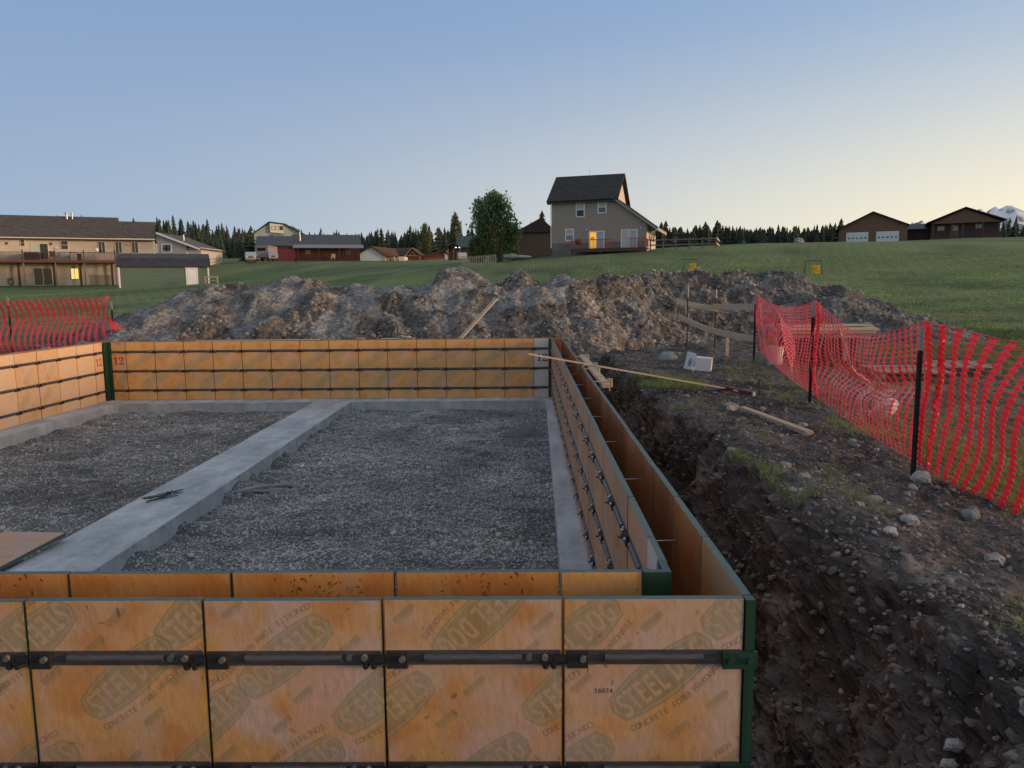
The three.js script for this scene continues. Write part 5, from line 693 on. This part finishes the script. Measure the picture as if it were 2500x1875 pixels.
{ // red barn-like sheds between lodge and cabin
  const t = thing('barn', 'small rust-red barn beside the log lodge', 'barn', [0, 0, -178]); part(t, 'wall', [prism([[-23.2, 7.8], [-17.6, 7.8], [-17.6, 10.4], [-18.4, 11.25], [-23.2, 9.9]], -6, 0)], mat([0.17, 0.045, 0.03], 0.85)); part(t, 'roof', [new THREE.ExtrudeGeometry(new THREE.Shape([[-23.6, 9.85], [-18.2, 11.3], [-17.4, 10.2], [-17.4, 10.4], [-18.2, 11.5], [-23.6, 10.05]].map(([x, y]) => new THREE.Vector2(x, y))), { depth: 7, bevelEnabled: false }).translate(0, 0, -6.5)], mat([0.11, 0.06, 0.05], 0.8)); part(t, 'porch_post', [boxB(-22.9, -22.75, 7.8, 9.8, 0.3, 0.45), boxB(-20.0, -19.85, 7.8, 9.7, 0.3, 0.45), boxB(-22.9, -18.0, 9.3, 9.45, 0.3, 0.45), boxB(-22.9, -18.0, 8.5, 8.58, 0.3, 0.4)], mat([0.36, 0.16, 0.12], 0.8));
  const u = thing('trailer', 'small white trailer end beside the rust-red barn', 'trailer', [0, 0, -172]); part(u, 'body', [prism([[-17.5, 8.5], [-15.9, 8.6], [-16.0, 9.4], [-17.7, 10.3]], -3, 0)], mat([0.58, 0.58, 0.58], 0.6)); part(u, 'wheel', [cyl(0.35, 0.35, 0.2, 0, 0, 0, 14).rotateX(Math.PI / 2).translate(-16.8, 8.45, 0.1)], postM); part(u, 'roof_edge', [beam([-17.75, 10.32, 0.04], [-15.9, 9.4, 0.04], 0.08, 0.1)], mat([0.4, 0.4, 0.4], 0.6));
}
{ // cabin with the green roof
  const t = thing('cabin', 'dark log cabin with a teal metal roof and gabled porch', 'cabin', [0, 0, -150]); const W = mat([0.060, 0.030, 0.024], 0.85), R = mat([0.018, 0.075, 0.070], 0.45, { map: rep(shingleMap, 0.2) }), O = mat([0.42, 0.17, 0.08], 0.8);
  part(t, 'wall', [boxB(-14.7, -9.9, 7.0, 10.5, -7, 0)], W); part(t, 'side_logs', [boxB(-9.89, -8.6, 7.0, 10.5, -7, -0.3)], O);
  part(t, 'roof', [slabRoof([0.5, 10.3], [-3.6, 12.75], 0.16, -13.2, -8.4), slabRoof([-3.6, 12.75], [-7.6, 10.3], 0.16, -13.2, -8.4)], R); part(t, 'porch_roof', [new THREE.ExtrudeGeometry(new THREE.Shape([[-15.5, 9.85], [-13.5, 11.25], [-11.9, 10.05], [-11.9, 10.2], [-13.5, 11.45], [-15.5, 10.05]].map(([x, y]) => new THREE.Vector2(x, y))), { depth: 3.4, bevelEnabled: false }).translate(0, 0, -1.6)], R);
  for (const x of [-14.6, -13.5, -12.2]) part(t, 'porch_post', [boxB(x - 0.1, x + 0.1, 7.0, 10.2, 1.4, 1.6)], mat([0.15, 0.10, 0.085], 0.85)); part(t, 'door', [boxB(-13.2, -12.3, 7.7, 9.7, 0.02, 0.08)], mat([0.12, 0.09, 0.08], 0.8));
  const lamp = new THREE.MeshStandardMaterial({ color: rgb(0.8, 0.8, 0.75), emissive: rgb(1, 0.92, 0.75), emissiveIntensity: 2.0 }); for (const x of [-13.05, -12.35]) { part(t, 'porch_lamp', [new THREE.SphereGeometry(0.13, 10, 8).scale(1.3, 0.7, 1).translate(x, 10.32, 1.75)], lamp); const p = new THREE.PointLight(rgb(1, 0.88, 0.68), 3, 15); p.position.set(x, 10.15, 2.0); scene.add(p); }
}
{ // brown garage and house on the hill
  const t = thing('garage', 'brown gabled garage with two white doors on the hilltop', 'garage', [0, 0, -160]); const W = siding([0.17, 0.092, 0.062]), R = roofing([0.05, 0.035, 0.03]);
  part(t, 'wall', [prism([[67.0, 10.2], [80.0, 10.2], [80.0, 14.5], [73.4, 17.2], [67.0, 14.2]], -11, 0)], W); part(t, 'roof', [new THREE.ExtrudeGeometry(new THREE.Shape([[66.3, 13.72], [73.4, 17.25], [80.3, 14.35], [80.3, 14.58], [73.4, 17.5], [66.3, 13.98]].map(([x, y]) => new THREE.Vector2(x, y))), { depth: 12, bevelEnabled: false }).translate(0, 0, -11.4)], R);
  for (const x of [68.45, 74.2]) { const d = part(t, 'garage_door', [boxB(x, x + 4.25, 11.2, 13.3, 0.01, 0.06)], mat([0.60, 0.64, 0.68], 0.5)); for (let i = 0; i < 5; i++) part(d, 'pane', [boxB(x + 0.28 + i * 0.8, x + 0.75 + i * 0.8, 11.98, 12.22, 0.062, 0.075)], glassM); for (const y of [11.7, 12.6]) part(d, 'panel_joint', [boxB(x, x + 4.25, y, y + 0.025, 0.061, 0.066)], mat([0.3, 0.32, 0.34], 0.6)); }
  recentre(t, 73.4, -23 * DEG);
  const h = thing('house', 'brown hilltop house with a wide gabled porch', 'house', [0, 0, -160]); const W2 = siding([0.09, 0.054, 0.042]);
  part(h, 'wall', [boxB(86.2, 98.7, 10.8, 15.0, -10, -1.8), prism([[85.9, 15.0], [98.9, 15.0], [92.2, 17.8]], -10, -0.1)], W2); part(h, 'link', [boxB(80.02, 86.18, 10.6, 14.3, -9, -3)], mat([0.035, 0.022, 0.02], 0.85)); part(h, 'gable_front', [prism([[86.2, 14.9], [98.6, 14.9], [92.2, 17.75]], -0.08, 0)], W);
  const r = part(h, 'roof', [new THREE.ExtrudeGeometry(new THREE.Shape([[85.2, 14.95], [92.2, 17.9], [99.5, 15.1], [99.5, 15.35], [92.2, 18.15], [85.2, 15.2]].map(([x, y]) => new THREE.Vector2(x, y))), { depth: 11, bevelEnabled: false }).translate(0, 0, -10.4)], R); part(r, 'link_roof', [slabRoof([-2.2, 14.0], [-6, 15.3], 0.15, 79.7, 86.2)], mat([0.035, 0.037, 0.05], 0.6));
  for (const x of [86.5, 90.0, 92.0, 95.6, 98.4]) part(h, 'porch_post', [boxB(x - 0.14, x + 0.14, 11.2, 14.9, -0.4, -0.12)], W2); win(h, 87.35, 88.8, 13.5, 14.6, -1.8, W2, slide(blindM, blindM), 0.07); win(h, 94.3, 95.6, 13.7, 14.8, -1.8, W2, slide(blindM, blindM), 0.07); win(h, 89.9, 91.3, 12.0, 14.7, -1.8, mat([0.30, 0.27, 0.26], 0.8), [[blindM, 0, 1, 0.55, 1], [glassM, 0, 1, 0.15, 0.55]], 0.08, 'door'); part(h, 'porch_floor', [boxB(86, 98.8, 10.6, 11.9, -1.78, 0.2)], mat([0.10, 0.075, 0.06], 0.85)); recentre(h, 90, -24 * DEG);
}

// ---------------------------------------------------------------- vehicles and yard things
function car(name, label, [x, y, z], turn, body, s, truck = false) {
  const t = thing(name, label, truck ? 'pickup' : 'car', [x, y, z], turn), paint = new THREE.MeshPhysicalMaterial({ color: rgb(...body), roughness: 0.35, clearcoat: 0.8, clearcoatRoughness: 0.1, metalness: 0.2 });
  const prof = truck ? [[-2.7, 0.45], [2.6, 0.45], [2.65, 0.95], [1.3, 1.05], [0.75, 1.75], [-0.75, 1.75], [-0.95, 1.08], [-2.7, 1.08]] : [[-2.35, 0.42], [2.3, 0.42], [2.38, 0.95], [1.25, 1.08], [0.55, 1.72], [-2.1, 1.78], [-2.4, 1.05]];
  const sh = new THREE.Shape(prof.map(([a, b]) => new THREE.Vector2(a, b))); part(t, 'body', [new THREE.ExtrudeGeometry(sh, { depth: 1.62, bevelEnabled: true, bevelSize: 0.09, bevelThickness: 0.12, bevelSegments: 2 }).translate(0, 0, -0.81).rotateY(-Math.PI / 2)], paint);
  const fx = (a, b) => [a, b]; const wz = truck ? [1.22, 0.80] : [1.20, 0.60]; // windscreen from (z=wz0,y=1.12) to (wz1,1.68)
  part(t, 'windscreen', [(() => { const g = new THREE.BufferGeometry(); const o = 0.11; g.setAttribute('position', new THREE.Float32BufferAttribute([-0.74, 1.13, wz[0] + o, 0.74, 1.13, wz[0] + o, 0.66, 1.70, wz[1] + o - 0.02, -0.66, 1.70, wz[1] + o - 0.02, -0.74, 1.11, wz[0] + o - 0.05, 0.74, 1.11, wz[0] + o - 0.05, 0.66, 1.68, wz[1] + o - 0.07, -0.66, 1.68, wz[1] + o - 0.07], 3)); g.setAttribute('uv', new THREE.Float32BufferAttribute(new Float32Array(16), 2)); g.setIndex([0, 1, 2, 0, 2, 3, 4, 6, 5, 4, 7, 6, 0, 4, 5, 0, 5, 1, 3, 2, 6, 3, 6, 7]); const n = g.toNonIndexed(); n.computeVertexNormals(); return n; })()], glassM);
  for (const sx of [-1, 1]) { part(t, 'side_window', [boxB(sx > 0 ? 0.925 : -0.94, sx > 0 ? 0.94 : -0.925, 1.15, 1.62, truck ? -0.6 : -1.8, 0.55)], glassM); part(t, 'headlight', [box(0.34, 0.16, 0.06, sx * 0.66, 0.82, 2.49)], mat([0.7, 0.7, 0.7], 0.2)); part(t, 'mirror', [box(0.16, 0.14, 0.08, sx * 1.06, 1.18, 0.85)], paint); }
  part(t, 'grille', [box(0.9, 0.2, 0.05, 0, 0.82, 2.49)], mat([0.05, 0.05, 0.05], 0.5)); part(t, 'bumper', [box(1.75, 0.2, 0.1, 0, 0.52, 2.46)], mat([0.25, 0.25, 0.26], 0.5));
  for (const [sx, zz] of [[-1, 1.5], [1, 1.5], [-1, -1.5], [1, -1.5]]) { const w = part(t, 'wheel', [cyl(0.36, 0.36, 0.24, 0, 0, 0, 18).rotateZ(Math.PI / 2).translate(sx * 0.84, 0.36, zz)], mat([0.02, 0.02, 0.02], 0.9)); part(w, 'rim', [cyl(0.2, 0.2, 0.26, 0, 0, 0, 12).rotateZ(Math.PI / 2).translate(sx * 0.84, 0.36, zz)], zincM); }
  t.scale.setScalar(s); return t;
}
car('parked_car', 'silver sport utility car parked nose out beside the dark red house', [-44.1, groundY(-44.1, -121.5), -121.5], 0.33, [0.33, 0.35, 0.38], 0.9);
car('parked_pickup', 'pale pickup parked on the lane in front of the cabin', [-11.2, groundY(-11.2, -140) - 0.1, -140], 0.1, [0.40, 0.42, 0.43], 0.85, true);
{ const t = thing('camper', 'boxy grey camper parked behind the silver car', 'camper', [-44.0, groundY(-44, -129), -129]); part(t, 'body', [box(2.2, 2.0, 5, 0, 1.55, 0)], mat([0.22, 0.21, 0.21], 0.6)); part(t, 'stripe', [box(2.22, 0.12, 5.02, 0, 2.3, 0)], mat([0.30, 0.06, 0.05], 0.6)); for (const s of [-1, 1]) part(t, 'wheel', [cyl(0.34, 0.34, 0.22, 0, 0, 0, 14).rotateZ(Math.PI / 2).translate(s * 0.95, 0.34, -0.5)], postM); part(t, 'window', [box(1.4, 0.5, 0.04, 0, 1.9, 2.52)], glassM); }
car('parked_car', 'grey car half hidden behind the silver one by the dark red house', [-42.3, groundY(-42.3, -127), -127], 0.35, [0.28, 0.28, 0.29], 0.8);
{ // boat under a tarp
  const y = groundY(-0.7, -85), t = thing('covered_boat', 'boat wrapped in a crumpled white tarpaulin on the lawn', 'covered boat', [-0.7, y + 0.25, -85]); const pos = [], idx = [], NS = 26, NR = 14;
  for (let i = 0; i <= NS; i++) { const s = i / NS, x = -1.75 + 3.5 * s, r = (s < 0.5 ? 0.42 : 0.24) * Math.pow(Math.max(0.02, Math.sin(Math.PI * Math.min(1, 0.05 + s * 0.94))), 0.35) + (s < 0.5 ? 0.06 * n2(s * 9, 2) : 0); for (let j = 0; j < NR; j++) { const a = j / NR * 2 * Math.PI, k = 1 + 0.10 * n2(s * 14, a * 1.5); pos.push(x, r * k * Math.sin(a) * 0.95 + 0.22 - 0.10 * s, r * k * Math.cos(a) * 1.9); } }
  for (let i = 0; i < NS; i++) for (let j = 0; j < NR; j++) { const a = i * NR + j, b = i * NR + (j + 1) % NR; idx.push(a, b, b + NR, a, b + NR, a + NR); } const g = new THREE.BufferGeometry(); g.setAttribute('position', new THREE.Float32BufferAttribute(pos, 3)); g.setIndex(idx); g.setAttribute('uv', new THREE.Float32BufferAttribute(new Float32Array(pos.length / 3 * 2), 2)); g.computeVertexNormals(); part(t, 'tarpaulin', g, mat([0.56, 0.55, 0.56], 0.7)); part(t, 'trailer', [boxB(-1.5, 1.5, -0.45, -0.30, -0.5, 0.5)], postM);
}
for (const [x, z, s, a, l] of [[18.6, -47, 1.0, 0.25, 'yellow panel on a dark metal stand on the hillside above the red fence'], [11.4, -50, 0.92, 0.25, 'yellow panel on a thin metal stand beyond the middle of the soil heap']]) { // goal-like frames with yellow cloth
  const y = groundY(x, z), t = thing('yellow_panel_stand', l, 'panel stand', [x, y - 0.05, z], -a, 'yellow panels on stands'); t.scale.setScalar(s); const fm = mat([0.03, 0.035, 0.035], 0.6); part(t, 'frame', [rod([-0.48, 0, 0], [-0.48, 0.92, 0], 0.022), rod([0.48, 0, 0], [0.48, 0.92, 0], 0.022), rod([-0.48, 0.92, 0], [0.48, 0.92, 0], 0.022), rod([0.48, 0.45, 0], [0.68, 0, -0.3], 0.018), rod([-0.48, 0.45, 0], [-0.62, 0, -0.3], 0.018)], fm);
  const g = new THREE.PlaneGeometry(0.54, 0.52, 8, 8), p = g.attributes.position; for (let i = 0; i < p.count; i++) p.setZ(i, 0.05 * n2(p.getX(i) * 4, p.getY(i) * 4)); g.computeVertexNormals(); const b = g.clone().translate(0, 0, -0.02); part(t, 'yellow_cloth', [g.translate(0.16, 0.36, 0.03), b.translate(0.16, 0.36, 0.03)], mat([0.72, 0.40, 0.035], 0.7, { side: THREE.DoubleSide }));
}
{ const y = 9.0; solo('boulder', rockGeo(17, 3, 0.9, 0.25).scale(0.75, 0.75, 0.6).translate(43.8, groundY(43.8, -120) + 0.35, -120), mat([0.24, 0.22, 0.21], 0.9), 'grey boulder alone on the crest of the hillside', 'boulder'); }
function palings(label, x0, x1, z, h, m, step) { const t = thing('garden_fence', label, 'garden fence', [0, 0, 0]); const dx = 0.012; for (let x = x0; x < x1; x += step) { const y = groundY(x, z); part(t, 'paling', [boxB(x - dx * 2, x + dx * 2, y - 0.1, y + h, z - 0.02, z + 0.02)], m); } for (const f of [0.25, 0.85]) part(t, 'rail', [beam([x0, groundY(x0, z) + h * f, z - 0.04], [x1, groundY(x1, z) + h * f, z - 0.04], 0.02, 0.05)], m); }
palings('pale wire and picket fence across the lawn below the taupe house', -0.1, 6.6, -57, 0.75, mat([0.22, 0.22, 0.16], 0.9), 0.19); palings('weathered picket fence round the leafy tree', -5.9, -2.6, -72, 0.95, mat([0.30, 0.30, 0.27], 0.9), 0.17);
{ const t = thing('rail_fence', 'wooden rail fence beside the silver car', 'rail fence'), m = mat([0.26, 0.20, 0.13], 0.9); const P = [[-56, -112], [-53.4, -114], [-50.8, -116], [-48.2, -118]]; P.forEach(([x, z]) => part(t, 'post', [boxB(x - 0.08, x + 0.08, groundY(x, z) - 0.2, groundY(x, z) + 1.2, z - 0.08, z + 0.08)], m)); for (let i = 0; i < 3; i++) for (const h of [0.5, 1.0]) part(t, 'rail', [beam([P[i][0], groundY(...P[i]) + h, P[i][1]], [P[i + 1][0], groundY(...P[i + 1]) + h, P[i + 1][1]], 0.08, 0.12)], m); }
for (const [x, z] of [[4.9, -27], [5.25, -27], [6.6, -28.5], [9.4, -30]]) solo('survey_stake', [boxB(x - 0.025, x + 0.025, groundY(x, z) - 0.1, Math.max(groundY(x, z) + 0.9, 2.95), z - 0.012, z + 0.012)], mat([0.55, 0.52, 0.45], 0.8), 'thin pale survey stake on the grass behind the soil heap', 'survey stake', 'survey stakes behind the soil heap');

// ---------------------------------------------------------------- trees
const barkM = mat([0.09, 0.07, 0.055], 0.95);
function conifer(seed, tiers = 9) {
  const r = rng(seed), pos = [], idx = [];
  for (let k = 0; k < tiers; k++) { const f = k / tiers, y = 0.10 + 0.90 * f, R = 0.20 * Math.pow(1 - f, 0.85) + 0.012, n = 11, c = pos.length / 3, ox = 0.012 * (r() - 0.5), oz = 0.012 * (r() - 0.5); pos.push(ox, y + 0.15 * (1 - f * 0.4), oz);
    for (let i = 0; i < n; i++) { const a = (i + 0.5 * r()) / n * 6.283, rr = R * (i % 2 ? 0.45 + 0.2 * r() : 0.75 + 0.5 * r()); pos.push(ox + Math.cos(a) * rr, y - 0.035 * (i % 2 ? 0.2 : 1) - 0.03 * r(), oz + Math.sin(a) * rr); } for (let i = 0; i < n; i++) idx.push(c, c + 1 + (i + 1) % n, c + 1 + i); }
  const g = new THREE.BufferGeometry(); g.setAttribute('position', new THREE.Float32BufferAttribute(pos, 3)); g.setIndex(idx); g.setAttribute('uv', new THREE.Float32BufferAttribute(new Float32Array(pos.length / 3 * 2), 2)); const q = g.toNonIndexed(); q.computeVertexNormals(); return q;
}
const CONES = [1, 2, 3, 4, 5].map((s) => conifer(s, 7 + s)), pineMs = [[0.030, 0.042, 0.022], [0.040, 0.052, 0.028], [0.024, 0.036, 0.021]].map((c) => mat(c, 1, { side: THREE.DoubleSide })), trunkG = new THREE.CylinderGeometry(0.010, 0.018, 0.4, 6).translate(0, 0.15, 0);
function pine(x, z, h, w, seed, label, group, y) { if (group) { const k = (h > 11 ? 'tall' : h > 8.5 ? 'middling' : 'low') + (w > 1.5 ? ' broad ' : ' slender '); label = k + label; group = k + group; } const t = thing('pine_tree', label, 'pine tree', [x, y ?? groundY(x, z, false) - 0.3, z], seed, group); part(t, 'trunk', trunkG, barkM); part(t, 'crown', CONES[seed % 5], pineMs[seed % 3]); t.scale.set(h * w, h, h * w); }
{
  const r = rng(404); let k = 0;
  for (let i = 0; i < 120; i++) { const x = 44 + 75 * (i + 0.9 * r()) / 120, z = -250 - 30 * r(), h = 9.5 + 4.0 * r() * r() + 1.2 * Math.sin(x * 0.31) + (x < 80 ? 0.8 : -1.2 * (x - 80) / 30); pine(x, z, h, 1.2 + 0.7 * r(), k++, 'dark pine in the row on the skyline behind the hillside', 'pines on the skyline behind the hillside', 11.0); }
  for (let i = 0; i < 46; i++) { const x = -52 + 44 * (i + 0.9 * r()) / 46, z = -245 - 40 * r(), h = 7 + 6 * r(); pine(x, z, h, 1.1 + 0.7 * r(), k++, 'dark pine rising behind the roofs of the white house and the lodge', 'pines behind the middle houses', 11.5); }
  for (let i = 0; i < 16; i++) { const x = -6 + 16 * (i + 0.9 * r()) / 16, z = -215 - 30 * r(), h = 8 + 5 * r(); pine(x, z, h, 1.1 + 0.7 * r(), k++, 'dark pine between the leafy tree and the taupe house', 'pines between leafy tree and taupe house', 11); }
  for (let i = 0; i < 34; i++) { const x = 112 + 60 * (i + 0.9 * r()) / 34, z = -215 - 30 * r(), h = 3.5 + 3.5 * r() + (x > 150 ? 2.5 : 0); pine(x, z, h, 1.3 + 0.6 * r(), k++, 'dark pine at the side of the brown hilltop house', 'pines beside the brown hilltop house', 12); }
  scatter('pine_forest', 'dark pine wood standing thick behind the skyline pines', 'pine forest', 800, CONES[2], mat(0xffffff, 1, { side: THREE.DoubleSide }), (q) => { const x = lerp(40, 128, q()), z = -258 - 45 * q(), h = 7.5 + 3 * q(); return { x, y: 12.6, z, s: h, sy: 1, ry: q() * 6.3, c: stoneTone(q, [0.034, 0.046, 0.030], 0.5) }; }, 1301);
  scatter('pine_forest', 'dark pine wood standing thick behind the middle houses', 'pine forest', 320, CONES[1], mat(0xffffff, 1, { side: THREE.DoubleSide }), (q) => { const x = lerp(-62, 12, q()), z = -250 - 45 * q(), h = 6 + 3.5 * q(); return { x, y: 11.6, z, s: h * 1.0, sy: 1, ry: q() * 6.3, c: stoneTone(q, [0.034, 0.046, 0.030], 0.5) }; }, 1303);
  scatter('pine_forest', 'dark pine wood on the slope behind the grey house and the dark red house', 'pine forest', 700, CONES[3], mat(0xffffff, 1, { side: THREE.DoubleSide }), (q) => { const x = lerp(-240, -20, q()), z = -270 - 60 * q(), h = 8 + 6 * q(); return { x, y: Math.max(ridgeY(x, z), TPS(x, z)) - 0.5, z, s: h, sy: 1, ry: q() * 6.3, c: stoneTone(q, [0.036, 0.050, 0.030], 0.6) }; }, 1302);
  pine(-56.5, -157, 8.5, 1.5, 3, 'dark bushy conifer beside the garage end of the dark red house', undefined, 7.2);
  for (const v of [0, 1, 2]) scatter('pine_forest', 'dark pine wood covering the far ridge', 'pine forest', 900, CONES[v + 1], mat(0xffffff, 1, { side: THREE.DoubleSide }), (q) => { const x = lerp(-330, 330, q()), z = -300 - 170 * q(), h = 9 + 8 * q(); return { x, y: ridgeY(x, z) - 0.5, z, s: h, sy: 1, ry: q() * 6.3, c: stoneTone(q, [0.036, 0.048, 0.030], 0.6) }; }, 1200 + v);
}
function leafyTree(name, label, [x, z], H, R, n, leaf, seed, tone, y0 = 0.12, lobes = 9) {
  const r = rng(seed), y = groundY(x, z), t = thing(name, label, name.includes('bush') ? 'bush' : 'tree', [x, y, z]); const limbs = [rod([0, -0.2, 0], [0.05, H * 0.45, 0], 0.13 * H / 8, 7, 0.07 * H / 8)], L = [];
  for (let i = 0; i < lobes; i++) { const a = i * 2.4 + r(), q = (i + 0.5) / lobes, hy = H * lerp(y0 + 0.18, 0.86, q), rr = R * 0.62 * Math.sin(Math.PI * lerp(0.28, 0.86, q)) * (0.5 + 0.6 * r()); L.push([Math.cos(a) * rr, hy, Math.sin(a) * rr, R * (0.50 - 0.22 * q) * (0.8 + 0.5 * r()), H * 0.13 * (0.8 + 0.5 * r())]); limbs.push(rod([0, H * (0.12 + 0.3 * q), 0], [L[i][0], hy, L[i][2]], 0.05 * H / 8, 5, 0.015)); }
  L.push([0.1, H * 0.88, 0, R * 0.30, H * 0.10]); part(t, 'trunk', limbs, barkM);
  const pos = [], col = [], uv = []; const V = new THREE.Vector3(), e = new THREE.Euler(); for (let i = 0; i < n; i++) { const l = L[Math.floor(r() * L.length)], a = r() * 6.283, c = 2 * r() - 1, s = Math.sqrt(1 - c * c), k = Math.pow(r(), 0.45) * (1 + 0.7 * (r() > 0.9 ? r() * r() : 0)); const px = l[0] + l[3] * k * s * Math.cos(a), py = l[1] + l[4] * 1.5 * k * c, pz = l[2] + l[3] * k * s * Math.sin(a), sz = leaf * (0.6 + 0.8 * r()), tn = tone(r); e.set(r() * 6, r() * 6, r() * 6); for (const [u, v] of [[-0.5, -0.35], [0.5, -0.35], [0.15, 0.6]]) { V.set(u * sz, v * sz, 0).applyEuler(e); pos.push(px + V.x, py + V.y, pz + V.z); col.push(...tn); uv.push(0, 0); } }
  const g = new THREE.BufferGeometry(); g.setAttribute('position', new THREE.Float32BufferAttribute(pos, 3)); g.setAttribute('color', new THREE.Float32BufferAttribute(col, 3)); g.setAttribute('uv', new THREE.Float32BufferAttribute(uv, 2)); g.computeVertexNormals(); part(t, 'crown', g, new THREE.MeshPhysicalMaterial({ vertexColors: true, color: 0xffffff, roughness: 0.9, transmission: 0.4, thickness: 0, side: THREE.DoubleSide })); return t;
}
const greenT = (r) => { const k = 0.7 + 0.7 * r(); return [0.13 * k, 0.20 * k, 0.058 * k]; }, oliveT = (r) => { const k = 0.7 + 0.7 * r(); return [0.105 * k, 0.120 * k, 0.030 * k]; };
leafyTree('leafy_tree', 'full leafy tree standing beyond the soil heap', [-3.35, -85], 7.9, 3.3, 8500, 0.27, 51, greenT, 0.06, 17);
leafyTree('bush', 'olive green bush at the foot of the leafy tree', [-5.0, -81], 2.9, 1.15, 3600, 0.17, 52, oliveT, -0.1, 8); leafyTree('bush', 'tall olive green sapling before the leafy tree', [-3.0, -80], 4.9, 1.0, 4200, 0.17, 53, oliveT, -0.12, 9);
leafyTree('bush', 'round dark bush on the lawn behind the covered boat', [0.2, -100], 1.9, 1.2, 2400, 0.2, 54, greenT, 0, 6); leafyTree('bush', 'yellow-green young tree beside the dark garage', [-2.4 + 1.6, -88.5], 3.2, 0.55, 1800, 0.16, 55, oliveT, -0.1, 6);
leafyTree('leafy_tree', 'thin yellow-green tree behind the log lodge', [-27.5, -215], 9.5, 2.4, 2600, 0.36, 56, oliveT, 0.1, 8); leafyTree('leafy_tree', 'tall thin light-green tree beside the teal-roofed cabin', [-17.5, -200], 11, 2.2, 2800, 0.36, 57, oliveT, 0.1, 8);

renderer.render(scene, camera);
